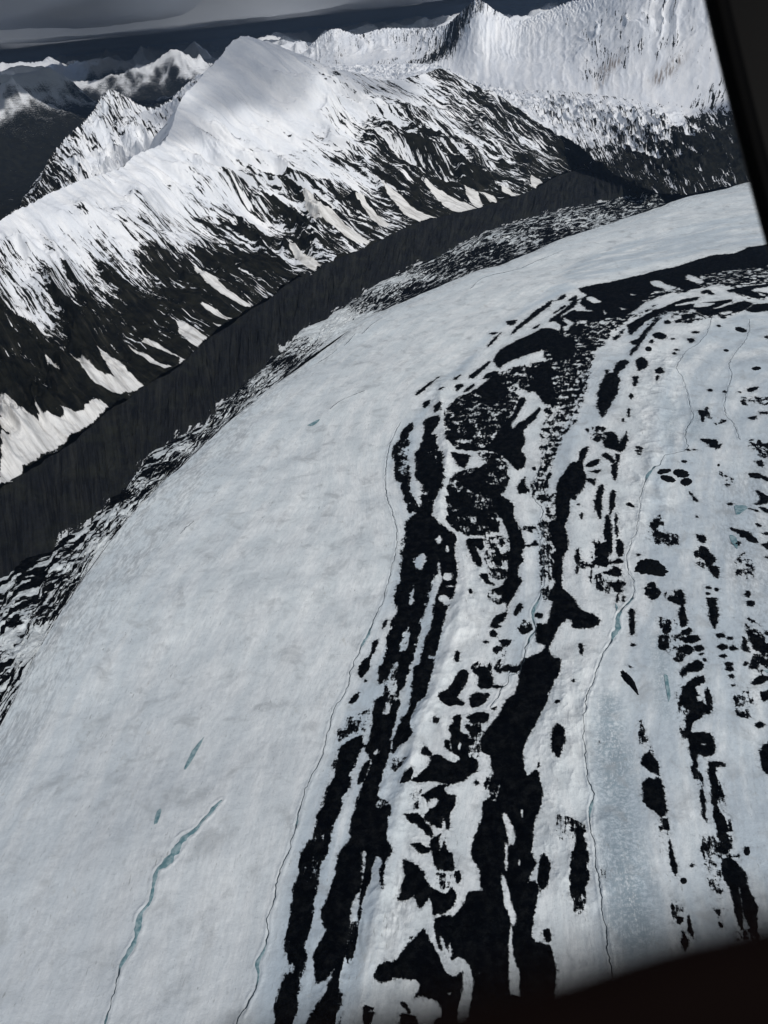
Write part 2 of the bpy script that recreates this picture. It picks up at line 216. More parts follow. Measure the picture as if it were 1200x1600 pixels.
T(*G_, [[(820,455),(835,470),(820,505),(808,490)],[(590,770),(620,800),(600,860),(570,830)],[(640,790),(690,780),(690,820),(640,840)],[(735,710),(750,715),(740,740),(725,735)]], 's', None, 2)
T(*G_, [[(860,330),(940,330),(930,520),(880,520),(890,420)],[(1060,0),(1170,0),(1140,40),(1040,20)],[(980,620),(1050,680),(1000,800),(970,760)],[(540,770),(600,730),(570,800)]], 'd', -.4, 4)
E_(*G_, [(980,165,18,15),(680,328,20,15),(918,682,11,11),(385,835,20,14),(1095,15,40,12),(432,603,5,6),(270,92,4,4)])
# central column
T(0, 0, 1, [[(820,1036),(811,1067),(804,1085),(791,1093),(780,1117),(767,1133),(759,1144),(751,1155),(753,1173),(767,1181),(769,1200),(779,1216),(780,1232),(775,1250),(764,1248),(756,1253),(755,1275),(742,1310),(738,1337),(750,1360),(752,1390),(733,1396),(722,1418),(707,1430),(690,1432),(680,1440),(690,1470),(700,1500),(716,1498),(735,1520),(740,1560),(730,1640),(880,1640),(870,1590),(867,1550),(869,1511),(860,1480),(846,1473),(832,1466),(834,1420),(843,1392),(836,1375),(823,1380),(838,1347),(830,1330),(836,1280),(847,1247),(840,1203),(823,1212),(817,1177),(830,1143),(847,1113),(856,1090),(868,1062),(874,1040)]], amp=1.8)
T(*I_, [[(1090,0),(1120,0),(1155,80),(1140,140),(1122,150),(1115,100)],[(1108,140),(1122,150),(1122,270),(1103,260)],[(1086,285),(1110,300),(1140,420),(1167,500),(1142,535),(1120,470),(1100,430)],[(1138,520),(1145,600),(1150,680),(1180,750),(1182,860),(1150,855),(1123,830),(1123,700),(1122,620)],[(900,625),(910,625),(915,670),(902,660)],[(905,545),(918,545),(915,585),(903,575)]], 's', None, 1.)
E_(*HH, [(48,562,7,20),(5,680,14,42),(35,798,6,18)], 's', None, 1)
T(*J_, [[(170,70),(190,-10),(212,-10),(228,50),(200,140),(175,120)],[(195,320),(225,320),(230,365),(210,370)]])
T(*I_, [[(240,-10),(325,-10),(300,90),(280,170),(250,240),(240,300),(220,360),(210,420),(205,480),(190,560),(170,620),(170,720),(150,780),(140,840),(110,1010),(20,1010),(50,850),(100,700),(70,610),(80,560),(100,480),(110,380),(140,300),(150,200),(220,90)]], amp=3.5)
T(*I_, [[(180,100),(250,100),(240,280),(140,270)],[(50,620),(120,610),(110,850),(20,900)],[(180,230),(230,200),(220,380),(190,380)]], 's', -.2, 4)
T(*I_, [[(405,-10),(550,-10),(555,130),(575,170),(550,240),(540,310),(525,310),(530,220),(500,200),(470,330),(440,420),(430,510),(420,500),(430,380),(400,400),(370,600),(350,720),(330,820),(310,1010),(170,1010),(240,900),(280,830),(310,740),(230,810),(215,730),(220,650),(280,560),(255,530),(255,450),(290,380),(320,250),(340,180),(380,130)],
  [(670,150),(700,145),(755,175),(715,190)],[(640,10),(700,15),(750,60),(765,110),(700,60)],[(760,130),(820,90),(830,170),(860,200),(865,270),(800,265),(775,240),(770,190)],
  [(630,220),(660,220),(720,270),(730,310),(770,360),(830,380),(860,350),(880,400),(850,450),(800,470),(770,470),(760,380),(710,440),(680,380),(640,410),(605,410),(625,350),(640,290)],
  [(495,765),(520,720),(600,700),(640,640),(720,545),(750,580),(790,660),(820,740),(870,770),(910,750),(910,820),(880,920),(880,1010),(810,1010),(800,900),(740,870),(680,870),(710,810),(680,790),(600,780),(520,795)],[(930,1010),(950,880),(962,800),(940,700),(890,680),(800,640),(780,500),(850,510),(900,470),(990,560),(1000,1010)],
  [(620,950),(680,960),(700,1010),(620,1010)],[(780,1010),(800,960),(820,1010)],[(450,920),(490,925),(460,940),(490,950),(470,1010),(450,1010)],[(640,890),(660,940),(620,900)],[(660,590),(675,580),(670,600)],[(525,320),(540,320),(535,370)],[(875,285),(895,280),(900,325),(875,325)]], amp=2)
T(*I_, [[(438,180),(460,180),(452,260),(430,370),(436,250)],[(520,200),(530,230),(500,280),(480,330),(480,260)],[(820,20),(835,90),(800,190),(810,60)],[(800,585),(815,580),(840,650),(850,600),(862,660),(850,700),(830,690)],
  [(885,676),(930,700),(962,780),(950,870),(935,870),(905,1010),(875,1010),(912,860),(922,780),(905,740),(850,768),(815,735),(850,722)],[(830,850),(858,845),(850,862)]], 's', None, 1.2)
T(*I_, [[(930,690),(985,690),(990,750),(940,750)],[(690,880),(790,880),(800,960),(720,970)],[(740,380),(770,390),(760,420)]], 's', .3, 3)
T(*I_, [[(370,560),(420,520),(390,680),(370,700)],[(470,0),(500,0),(480,100)],[(790,290),(850,300),(840,350),(800,340)],[(300,880),(340,860),(330,1000)]], 'd', -.8, 3)
T(*HH, [[(185,215),(215,170),(245,195),(245,250),(215,320),(190,280)],[(300,650),(350,660),(330,680),(345,740),(355,830),(350,910),(275,910),(285,810),(300,700)],[(255,595),(267,595),(262,622)]], amp=2.2)
T(*J_, [[(328,-20),(395,-20),(385,100),(370,150),(350,220),(320,170),(320,60)]], amp=2.6)
T(*HH, [[(605,310),(650,280),(680,330),(690,390),(650,370),(615,340)],[(610,430),(650,395),(690,400),(715,480),(725,560),(700,590),(670,560),(620,520)],[(700,610),(725,605),(745,700),(765,790),(765,865),(745,800),(725,680)],[(685,635),(708,635),(705,665),(690,660)],
  [(790,-10),(850,-10),(900,50),(930,90),(920,110),(850,140),(840,190),(930,195),(950,240),(940,290),(900,305),(870,270),(870,350),(850,340),(840,270),(820,230),(810,150),(830,100),(800,70)],
  [(920,325),(990,330),(995,345),(960,350),(960,440),(970,530),(1010,620),(1005,700),(1025,730),(980,770),(1000,710),(960,680),(950,540),(935,450)],[(885,460),(900,500),(905,570),(920,625),(895,580)],[(985,790),(1020,780),(1060,830),(1100,880),(1100,910),(1010,910)],
  [(1175,250),(1240,230),(1240,390),(1175,345)],[(1165,10),(1240,-10),(1240,40)],[(1020,775),(1065,765),(1060,780)],[(905,-10),(925,-10),(930,80),(915,60)]], amp=2.4)
T(*HH, [[(640,370),(680,385),(670,415),(640,395)],[(855,165),(915,150),(915,165),(865,180)],[(880,245),(910,240),(910,255),(885,258)],[(860,30),(905,20),(905,40),(870,50)],[(900,100),(930,110),(925,125),(890,130)]], 's', None, 2)
T(*HH, [[(600,140),(640,240),(660,280),(610,240)],[(780,0),(830,60),(820,270),(790,150)],[(840,350),(880,380),(900,470),(870,420)],[(900,680),(1000,690),(980,780),(910,800)],[(960,400),(990,480),(1030,660),(1010,700),(980,560)],[(1050,0),(1120,0),(1120,110),(1060,100)],[(220,590),(350,640),(300,690),(220,690)],[(910,800),(960,860),(930,900)],[(690,680),(720,680),(720,720)],[(420,850),(460,850),(450,890)]], 'd', -1.3, 4)
E_(*HH, [(1165,150,20,13),(212,63,9,7),(280,655,7,11),(845,815,4,4),(125,348,5,9),(410,240,5,4),(1105,733,10,4)])
T(*J_, [[(990,30),(1020,-5),(1070,30),(1100,80),(1110,130),(1150,220),(1150,330),(1110,290),(1085,180),(1070,130),(1085,320),(1060,260),(1040,160)],[(795,280),(815,270),(822,292),(795,305)],[(845,270),(865,340),(860,365),(842,320)],[(820,340),(845,380),(830,420),(815,400)],[(983,290),(1000,310),(985,314)],[(972,238),(990,235),(985,262)]], amp=2.2)
T(*J_, [[(940,20),(980,60),(990,180),(950,150)],[(770,170),(800,200),(820,260),(780,300)],[(960,230),(1000,230),(1000,300)],[(1060,330),(1150,330),(1140,380),(1080,380)],[(340,150),(380,160),(370,250),(340,240)]], 'd', -1, 3.5)

ICE = [([(605,700),(612,760),(628,850),(615,890),(590,970),(560,1030),(500,1200),(440,1400),(395,1620),(560,1640),(600,1400),(640,1200),(690,1000),(660,850),(640,720),(700,610),(800,500),(900,450),(860,452),(740,545),(660,630)], 1.0),
 ([(1010,490),(960,530),(900,600),(862,700),(850,800),(850,1000),(820,1040),(790,1060),(800,960),(840,800),(900,790),(900,720),(960,640),(985,560),(1060,490)], .75),
 ([(1035,600),(1015,750),(1000,850),(990,950),(930,1080),(925,1200),(935,1350),(965,1600),(1600,1700),(1500,500),(1130,500)], .85),
 ([(880,420),(960,385),(1060,355),(1200,330),(1400,300),(1400,345),(1185,380),(1020,414),(900,440)], .8)]
DIRT = [([(-100,1100),(0,1050),(150,900),(300,730),(420,640),(300,800),(150,1000),(0,1250),(-200,1500)], .62), ([(1110,760),(1200,700),(1300,700),(1300,1000),(1180,1000),(1130,900)], .55),
 ([(620,1340),(670,1380),(640,1460),(600,1490),(590,1440)], .7), ([(640,1230),(680,1250),(670,1300),(640,1290)], .5), ([(960,370),(1180,340),(1200,385),(1000,420)], .25)]
SLUSH = [([(935,1105),(950,1088),(970,1110),(985,1180),(995,1260),(1005,1330),(1022,1400),(1020,1470),(985,1500),(955,1460),(945,1350),(938,1260),(925,1180)], 1.0), ([(1020,1000),(1040,1020),(1045,1120),(1030,1100)], .8), ([(1080,640),(1100,640),(1095,690),(1075,680)], .5), ([(1040,620),(1060,640),(1050,700),(1040,680)], .5)]
STREAMS = [
 ('a', 'x', [(625,660,.8),(611,690,1.2),(604,715,1.2),(602,745,1.3),(604,775,1.3),(612,800,1.2),(620,830,1.3),(619,860,1.3),(612,890,1.3),(603,925,1.4),(595,948,1.4),(585,970,1.6),(575,992,4.5),(569,1003,5),(558,1025,1.6),(548,1050,1.5),(540,1080,1.5),(522,1110,1.5),(512,1140,1.5),(504,1172,1.5),(492,1205,1.6),(476,1245,1.6),(468,1275,3),(465,1288,4),(460,1300,1.8),(450,1335,1.8),(438,1365,1.7),(430,1400,1.8),(421,1430,1.8),(418,1460,2),(412,1482,4.5),(402,1505,6),(404,1522,6),(398,1545,2.5),(384,1575,2.4),(372,1600,2.4),(362,1630,2.4)]),
 ('b', 'x', [(347,1253,4),(338,1262,7),(328,1275,5),(318,1285,4),(306,1300,6),(290,1312,14),(280,1325,17),(268,1342,17),(258,1355,9),(248,1362,6),(243,1378,7),(238,1400,6),(232,1415,5),(220,1430,8),(216,1450,9),(212,1465,5),(205,1480,9),(192,1500,8),(186,1515,3),(180,1540,2),(172,1570,1.8),(165,1590,4),(158,1612,3)]),
 ('c', 'x', [(1112,496,.7),(1105,520,.8),(1090,535,.8),(1074,544,.8),(1064,560,.9),(1056,578,.9),(1066,590,.9),(1072,608,.9),(1078,630,1),(1083,645,1),(1080,657,1),(1073,668,1.4),(1071,685,1),(1075,698,1),(1070,705,1),(1055,710,1),(1040,715,1),(1030,728,1.2),(1020,736,3.5),(1011,748,5),(1008,760,1.6),(1003,773,1.5),(1000,790,.7),(995,830,.7),(985,852,.9),(979,870,1),(981,888,1.1),(989,905,1.1),(990,930,1.2),(985,940,4),(972,955,3),(965,968,6),(964,985,8),(958,995,8),(955,1006,3),(945,1020,1.4),(935,1042,1.4),(929,1065,1.4),(919,1090,1.5),(915,1110,1.5),(913,1140,1.5),(915,1180,1.6),(918,1210,1.6),(924,1232,3),(926,1243,2),(923,1262,5.5),(922,1275,4),(924,1295,1.6),(928,1320,1.6),(930,1345,1.7),(934,1370,1.8),(938,1400,1.9),(944,1440,2),(952,1490,2),(958,1530,2),(965,1570,2)]),
 ('d', 'x', [(1170,500,.6),(1171,515,.8),(1165,530,.8),(1152,545,.8),(1142,560,.8),(1139,570,.9),(1143,585,.9),(1138,605,.9),(1132,630,1),(1135,645,1),(1143,658,1),(1151,670,1.1),(1156,686,1)]),
 ('e', 'x', [(872,640,.6),(866,660,.7),(857,690,.9),(853,705,.9),(832,765,.9),(835,780,1),(848,795,1.1),(845,812,1.1),(850,830,1.2),(843,850,1.2),(848,870,1.2),(850,900,1.2),(846,930,1.3),(836,952,6),(832,965,5),(836,985,2.4),(828,1000,4),(822,1015,1.6),(812,1048,1.2),(798,1054,1.2),(795,1066,1.4),(782,1076,1.4),(776,1090,1.4),(765,1104,1.2)]),
 ('f', 'x', [(735,451,.8),(753,436,1),(788,425,2.4),(807,420,1.6),(833,409,1.2),(860,399,1),(879,392,.8)]),
 ('crevasse','x',[(497,563,.8),(505,557,1.1),(516,550,1),(526,542,.8)]),('crevasse','x',[(538,537,.9),(546,530,1.3),(555,521,1)]),('crevasse','x',[(566,521,.8),(576,512,1.2),(588,503,1),(598,497,.8)]),('crevasse','x',[(282,832,.7),(292,822,1.2),(303,813,.8)]),('crevasse','x',[(880,333,.6),(905,331,1.1),(930,322,.8)]),
 ('g', 'x', [(516,640,1),(530,628,1.3),(548,620,1),(570,613,1.6)]),
]
POOLS = [[(480,662),(488,658),(499,654),(498,657),(488,663)],[(318,1150),(300,1172),(288,1198),(290,1202),(303,1182)],[(246,1272),(254,1268),(249,1288),(242,1292)],[(1148,790),(1168,792),(1160,802),(1150,806)],[(1140,838),(1150,842),(1152,860),(1142,848)],[(1037,1062),(1042,1060),(1047,1090),(1044,1100)],[(961,946),(965,952),(963,960)],[(1192,1048),(1210,1050),(1205,1055)]]
def ell(k, cx, cy, rx, ry, a=0):
    x0, y0, s = k; r = math.radians(a)
    return [(x0+(cx+rx*math.cos(q)*math.cos(r)-ry*math.sin(q)*math.sin(r))/s, y0+(cy+rx*math.cos(q)*math.sin(r)+ry*math.sin(q)*math.cos(r))/s) for q in [i*math.pi/5 for i in range(10)]]
def tl(k, P): return [(k[0]+a/k[2], k[1]+b/k[2]) for a, b in P]
MOUNDS = [
 ('upper left of the cluster of four black rubble mounds below the stream fork', ell(D_, 590, 522, 44, 15, -18)),
 ('largest, upper right of the cluster of four black rubble mounds', ell(D_, 690, 530, 49, 25, 10)),
 ('lower left oval of the cluster of four black rubble mounds', ell(D_, 612, 565, 46, 19, 12)),
 ('lower right, roundest of the cluster of four black rubble mounds', ell(D_, 720, 578, 35, 22, -8)),
 ('large isolated oval of black rubble on white snow right of the winding stream', tl(FF, [(545,225),(560,180),(600,168),(650,180),(690,215),(700,240),(680,262),(620,250),(570,240)])),
 ('black spear-shaped rubble patch slanting down to the right on blue ice', tl(FF, [(472,740),(500,745),(540,790),(562,855),(520,812),(480,775)])),
 ('small round black rubble dot below the thin dark tail near the bottom', ell(J_, 823, 106, 15, 15)),
 ('upright oval rubble dot beside the long broken black strip, lower right', ell(HH, 1102, 750, 15, 20)),
 ('round black rubble mound just left of the upper stream bend', ell(B, 500, 618, 20, 15)),
 ('flat dark oval rubble mound beside the top of the right-hand thin stream', ell(B, 1042, 502, 36, 14, 12)),
 ('tiny flat rubble oval left of the right-hand thin stream', ell(B, 957, 615, 16, 7, 8)),
 ('thin flat rubble oval right of the right-hand thin stream', ell(B, 1132, 733, 28, 10, -4)),
 ('pinhead rubble dot alone on grey snow above the right edge patches', ell(D_, 910, 478, 8, 7)),
]
# snow cover (0 bare .. 1 full) at places on the mountain face
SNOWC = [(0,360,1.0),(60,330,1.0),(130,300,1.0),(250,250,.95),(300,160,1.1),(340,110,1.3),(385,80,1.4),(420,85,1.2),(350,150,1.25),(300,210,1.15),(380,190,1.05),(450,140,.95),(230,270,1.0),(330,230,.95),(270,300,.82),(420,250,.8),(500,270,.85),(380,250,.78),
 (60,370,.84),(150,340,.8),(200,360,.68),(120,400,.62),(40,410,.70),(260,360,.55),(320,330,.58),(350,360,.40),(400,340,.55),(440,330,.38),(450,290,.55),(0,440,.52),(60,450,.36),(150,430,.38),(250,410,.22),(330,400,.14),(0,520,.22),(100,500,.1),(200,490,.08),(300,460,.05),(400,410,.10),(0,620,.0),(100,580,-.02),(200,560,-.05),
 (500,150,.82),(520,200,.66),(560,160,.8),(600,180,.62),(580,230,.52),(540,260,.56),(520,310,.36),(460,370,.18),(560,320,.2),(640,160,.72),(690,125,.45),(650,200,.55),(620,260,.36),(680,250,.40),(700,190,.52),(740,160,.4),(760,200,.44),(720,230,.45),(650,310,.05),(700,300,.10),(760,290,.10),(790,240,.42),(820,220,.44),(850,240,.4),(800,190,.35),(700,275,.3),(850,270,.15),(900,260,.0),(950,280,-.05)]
FANS = [[(0,720),(20,700),(60,700),(30,680),(0,670),(0,650),(50,665),(80,690),(105,690),(60,715),(40,745),(0,768)],[(0,690),(0,672),(40,675),(62,722),(20,735),(0,742)],
 [(55,620),(70,640),(100,650),(90,630),(120,640),(150,620),(175,645),(150,660),(110,690),(95,695),(60,660)],[(0,610),(40,640),(100,690),(60,710),(20,670),(0,655)],[(110,550),(150,575),(190,590),(215,610),(190,616),(150,600)],[(150,540),(165,550),(200,580),(232,608),(205,610),(175,585)],[(60,552),(80,560),(97,577),(85,575)],
 [(200,540),(240,560),(270,572),(280,560),(220,535),(235,530),(290,560),(310,545),(280,520),(275,498),(290,503),(326,530),(318,545),(275,577),(240,570)],[(300,415),(330,430),(360,455),(400,480),(405,487),(375,475),(330,448)],[(310,470),(340,485),(368,504),(355,502),(325,485)],[(330,502),(353,515),(345,518)],
 [(440,370),(460,390),(490,400),(508,425),(495,427),(470,410)],[(395,440),(420,460),(422,462),(405,452)],[(490,325),(540,350),(580,380),(592,392),(560,380),(520,355)],[(470,300),(500,330),(500,345),(480,330)],[(595,280),(640,320),(687,345),(672,352),(640,340),(610,310)],[(550,300),(580,325),(610,350),(600,355),(570,335)],
 [(660,280),(700,305),(745,325),(720,335),(690,320)],[(720,290),(750,310),(755,328),(740,322)],[(770,280),(800,300),(830,305),(815,310),(785,300)],[(740,290),(780,318),(790,322),(765,318)],[(830,270),(850,290),(845,300),(830,290)]]
MARG = [(0,920,.12),(50,900,.4),(30,980,.05),(80,940,.25),(0,1050,.2),(100,880,.25),(60,1010,-.25),(130,850,.25),(150,860,-.25),(200,800,-.05),(190,780,.4),(230,750,.1),(260,730,.35),(290,700,-.05),(330,665,.15),(300,690,.3),(380,605,.25),(400,600,0),(430,580,.05),(440,570,.3),(500,520,-.6),(540,500,-.55),(470,540,.0),(600,470,.25),(620,440,-.2),(650,450,.3),(700,415,.3),(730,385,.0),(760,390,.4),(800,375,0),(850,350,.15),(900,345,-.0),(870,370,.4),(960,325,.2),(1000,315,.3),(580,480,.15),(20,1100,.05)]
BOWLC = [(480,90,.75),(520,70,.8),(500,100,.7),(560,90,.8),(600,80,.85),(640,90,.8),(700,72,.3),(718,45,.25),(680,88,.3),(655,97,.4),(700,105,.95),(740,15,.5),(745,40,.85),(730,80,1.0),(780,60,1.15),(760,110,1.3),(820,120,1.35),(850,60,1.0),(880,140,1.3),(890,30,.82),(950,100,.72),(940,60,.72),(935,110,.55),(960,140,1.15),(1000,60,.72),(1000,140,1.1),(1040,60,.70),(1060,140,.95),(1080,60,.74),(1100,120,.85),(1100,170,.6),(1130,140,.5),(1200,150,.3),(1300,100,.4)]
BROWN = [[(928,136),(938,105),(965,80),(972,95),(955,115),(935,140)],[(1015,125),(1040,100),(1070,85),(1062,105),(1028,135)]]
FLOORC = [(560,106,1.2),(620,109,1.2),(700,118,1.1),(760,150,1.1),(820,170,.85),(860,175,.66),(900,175,.68),(950,180,.66),(1000,180,.68),(1040,190,.66),(870,205,.72),(920,215,.60),(870,228,.66),(980,215,.56),(1020,215,.60),(930,240,.34),(890,245,.45),(960,255,.22),(1000,255,.20),(1040,235,.35),(1075,225,.10),(1080,205,.45),(1100,190,.35),(1090,250,-.05),(1120,210,.05),(1145,220,.02),(1140,245,-.08),(1060,175,.9),(1040,285,.28),(1000,285,.12),(1120,278,.22),(1160,268,.15),(1090,270,.15),(1250,260,.1)]
SPURC = [(60,290,.3),(85,240,.35),(120,230,.65),(150,200,.66),(176,150,.55),(200,170,.62),(230,200,.7),(160,230,.58),(150,260,.85),(220,240,.95),(250,180,.7),(280,160,.8)]
FARC = [(-100,170,.5),(0,140,.5),(30,115,.55),(30,170,.30),(60,190,.08),(0,210,.0),(100,120,.62),(110,150,.5),(140,110,.7),(130,200,.1),(180,190,.05),(170,130,.45),(220,120,.5),(230,170,.15),(280,140,.4),(290,180,.1),(330,110,.5),(330,150,.2),(380,110,.5)]


# ------------------------------------------------------------------ mesh helpers
def grid_normals(V):
    a = np.gradient(V, axis=0); b = np.gradient(V, axis=1)
    n = np.cross(a, b); n /= np.linalg.norm(n, axis=2, keepdims=True)+1e-12
    s = np.sign(n[..., 2].mean()) or 1
    return n*s
def mesh_from(name, V, N, F, attrs, mat, kind='structure'):
    """V (n,3), F (m,4): keeps only the used vertices"""
    used = np.zeros(len(V), bool); used[F.ravel()] = True
    idx = np.cumsum(used)-1; F = idx[F]
    me = bpy.data.meshes.new(name)
    nv = int(used.sum()); nf = len(F)
    me.vertices.add(nv); me.vertices.foreach_set('co', V[used].astype(np.float32).ravel())
    me.loops.add(nf*4); me.loops.foreach_set('vertex_index', F.astype(np.int32).ravel())
    me.polygons.add(nf)
    me.polygons.foreach_set('loop_start', np.arange(0, nf*4, 4, dtype=np.int32))
    me.polygons.foreach_set('loop_total', np.full(nf, 4, np.int32))
    me.update(calc_edges=True)
    me.polygons.foreach_set('use_smooth', np.ones(nf, bool))
    for k, a in attrs.items():
        a = np.asarray(a, np.float32).reshape(len(V), -1)[used]
        if a.shape[1] == 1:
            at = me.attributes.new(k, 'FLOAT', 'POINT'); at.data.foreach_set('value', a.ravel())
        else:
            at = me.attributes.new(k, 'FLOAT_VECTOR', 'POINT'); at.data.foreach_set('vector', a.ravel())
    if N is not None:
        me.normals_split_custom_set_from_vertices(N[used].tolist())
    me.materials.append(mat)
    o = bpy.data.objects.new(name, me); C.objects.link(o)
    if kind: o['kind'] = kind
    return o
def grid_faces(nu, nv, flip=False):
    i = np.arange(nu*nv).reshape(nu, nv)
    f = np.stack([i[:-1, :-1], i[1:, :-1], i[1:, 1:], i[:-1, 1:]], -1).reshape(-1, 4)
    return f[:, ::-1] if flip else f
def upward(V, F):
    a = V[F[:, 1]]-V[F[:, 0]]; b = V[F[:, 3]]-V[F[:, 0]]
    return F[:, ::-1] if np.cross(a, b)[:, 2].mean() < 0 else F

# ------------------------------------------------------------------ materials
class NT:
    def __init__(s, name):
        s.m = bpy.data.materials.new(name); s.m.use_nodes = True; s.t = s.m.node_tree; s.t.nodes.clear()
        s.out = s.n('ShaderNodeOutputMaterial'); s.b = s.n('ShaderNodeBsdfPrincipled')
        s.t.links.new(s.b.outputs[0], s.out.inputs[0])
    def n(s, k, **kw):
        x = s.t.nodes.new(k)
        for a, b in kw.items(): setattr(x, a, b)
        return x
    def put(s, sock, v):
        if hasattr(v, 'links'): s.t.links.new(v, sock)
        else: sock.default_value = v
    def attr(s, name, vec=False):
        x = s.n('ShaderNodeAttribute', attribute_name=name); return x.outputs['Vector' if vec else 'Fac']
    def math(s, op, a, b=0., c=None, clamp=False):
        x = s.n('ShaderNodeMath', operation=op, use_clamp=clamp); s.put(x.inputs[0], a); s.put(x.inputs[1], b)
        if c is not None: s.put(x.inputs[2], c)
        return x.outputs[0]
    def noise(s, vec, scale, detail=5, rough=.55, dist=0., typ='FBM'):
        x = s.n('ShaderNodeTexNoise'); s.put(x.inputs['Vector'], vec); x.inputs['Scale'].default_value = scale
        x.inputs['Detail'].default_value = detail; x.inputs['Roughness'].default_value = rough; x.inputs['Distortion'].default_value = dist
        return x.outputs['Fac']
    def scale(s, vec, sx, sy, sz=1., off=(0, 0, 0)):
        x = s.n('ShaderNodeMapping'); s.put(x.inputs['Vector'], vec); x.inputs['Scale'].default_value = (sx, sy, sz)
        x.inputs['Location'].default_value = off
        return x.outputs[0]
    def step(s, v, a, b):
        x = s.n('ShaderNodeMapRange', interpolation_type='SMOOTHSTEP'); s.put(x.inputs[0], v)
        x.inputs[1].default_value = a; x.inputs[2].default_value = b; return x.outputs[0]
    def mix(s, f, a, b):
        x = s.n('ShaderNodeMix', data_type='RGBA'); s.put(x.inputs[0], f)
        for k, v in ((6, a), (7, b)):
            if isinstance(v, tuple): v = v+(1,)*(4-len(v))
            s.put(x.inputs[k], v)
        return x.outputs[2]
    def bump(s, h, strength, dist):
        x = s.n('ShaderNodeBump'); s.put(x.inputs['Height'], h); s.put(x.inputs['Strength'], strength); x.inputs['Distance'].default_value = dist
        s.t.links.new(x.outputs[0], s.b.inputs['Normal']); return x
def pos(s): return s.n('ShaderNodeNewGeometry').outputs['Position']

def glacier_material(coarse=False):
    s = NT('glacier_surface'); P = pos(s); FL = s.attr('flow', True)
    deb = s.attr('deb'); amp = s.attr('amp'); ice = s.attr('ice'); dirt = s.attr('dirt'); slush = s.attr('slush'); pxm = s.attr('pxm')
    n1 = s.noise(s.scale(FL, 1/15., 1/19.), 1, 4, .55, 1.1) if coarse else s.noise(P, .036, 4, .52)
    n2 = s.noise(s.scale(FL, 1/9., 1/28.), 1, 4, .65)
    n3 = s.noise(s.scale(FL, 1/22., 1/2.2), 1, 2, .5)      # comb across the flow
    n4 = s.noise(P, .16, 4, .65)
    nn = s.math('ADD', s.math('MULTIPLY', s.math('SUBTRACT', n1, .5), 1.6), s.math('MULTIPLY', s.math('SUBTRACT', n2, .5), .45 if coarse else 1.2))
    n5 = s.noise(P, .45, 3, .6)
    ff = s.math('ADD', s.math('MULTIPLY', s.math('SUBTRACT', n3, .5), 3.), s.math('MULTIPLY', s.math('SUBTRACT', n4, .5), 7.))
    ff = s.math('ADD', ff, s.math('MULTIPLY', s.math('SUBTRACT', n5, .5), 2.5))
    dd = s.math('ADD', deb, s.math('MULTIPLY', nn, s.math('MULTIPLY', amp, 3.0)))
    dd = s.math('ADD', dd, s.math('MULTIPLY', pxm, s.math('ADD', ff, .7)))
    ddn = s.math('DIVIDE', dd, pxm); mask = s.step(ddn, -.75, .75)
    # snow and ice colours
    mott = s.noise(s.scale(FL, 1/60., 1/150.), 1, 6, .6)
    mott2 = s.noise(s.scale(FL, 1/8., 1/22.), 1, 6, .66)
    fine = s.noise(s.scale(P, .35, .35, .35), 1, 4, .7)
    patch = s.noise(P, .012, 5, .6, .6); gr = s.noise(s.scale(P, .16, .22, .2), 1, 6, .74)
    col = s.mix(s.step(mott, .35, .68), (.61, .655, .66), (.83, .855, .84))
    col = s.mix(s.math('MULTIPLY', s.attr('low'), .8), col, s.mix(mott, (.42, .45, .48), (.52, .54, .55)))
    icefac = s.math('MULTIPLY', ice, s.step(s.noise(s.scale(FL, 1/45., 1/320.), 1, 4, .55), .28, .6))
    col = s.mix(icefac, col, (.46, .53, .575))
    dfac = s.math('MULTIPLY', dirt, s.step(s.math('ADD', s.math('MULTIPLY', mott2, .6), s.math('MULTIPLY', mott, .4)), .42, .62))
    col = s.mix(dfac, col, (.21, .235, .25))
    spots = s.math('MULTIPLY', s.step(s.noise(s.scale(P, .055, .03, .03), 1, 3, .6, .8), .60, .74), s.step(patch, .5, .62))
    col = s.mix(s.math('MULTIPLY', spots, .38), col, (.36, .34, .29))
    wr = s.noise(s.scale(FL, 1/7., 1/24.), 1, 3, .55, 1.3)
    worm = s.math('MULTIPLY', s.step(s.math('ABSOLUTE', s.math('SUBTRACT', wr, .5)), .10, .02), s.step(mott, .36, .6))
    col = s.mix(s.math('MULTIPLY', slush, s.math('MULTIPLY', worm, .75)), col, (.17, .23, .26))
    col = s.mix(s.math('MULTIPLY', s.step(gr, .52, .78), s.math('MULTIPLY_ADD', s.step(mott, .6, .35), .5, .36)), col, (.30, .325, .335))
    col = s.mix(s.math('MULTIPLY', slush, s.step(gr, .40, .58)), col, (.27, .335, .37))
    col = s.mix(s.step(fine, .3, .75), s.mix(.10, col, (.3, .33, .36)), col)
    fol = s.noise(s.scale(FL, 1/4.5, 1/420.), 1, 4, .6, .3)
    col = s.mix(s.math('MULTIPLY', s.step(fol, .56, .72), .2), col, (.36, .39, .41))
    blo = s.noise(s.scale(P, .018, .018, .018), 1, 5, .65, .5)
    col = s.mix(s.math('MULTIPLY', s.step(blo, .5, .72), .6), col, (.33, .35, .355))
    pit = s.noise(s.scale(FL, 1/5., 1/13.), 1, 3, .6, 1.)
    col = s.mix(s.math('MULTIPLY', s.math('MULTIPLY', s.step(pit, .62, .72), s.step(patch, .40, .56)), .8), col, (.27, .285, .28))
    dust = s.math('MULTIPLY', s.step(ddn, -9., 0.), s.step(n4, .42, .7))
    col = s.mix(s.math('MULTIPLY', dust, .55), col, (.12, .13, .135))
    rock = s.mix(s.step(s.noise(P, .07, 6, .78), .42, .72), (.0015, .002, .003), (.014, .015, .0155))
    s.put(s.b.inputs['Base Color'], s.mix(mask, col, rock))
    s.put(s.b.inputs['Roughness'], s.mix(mask, (.62, .62, .62), (.95, .95, .95)))
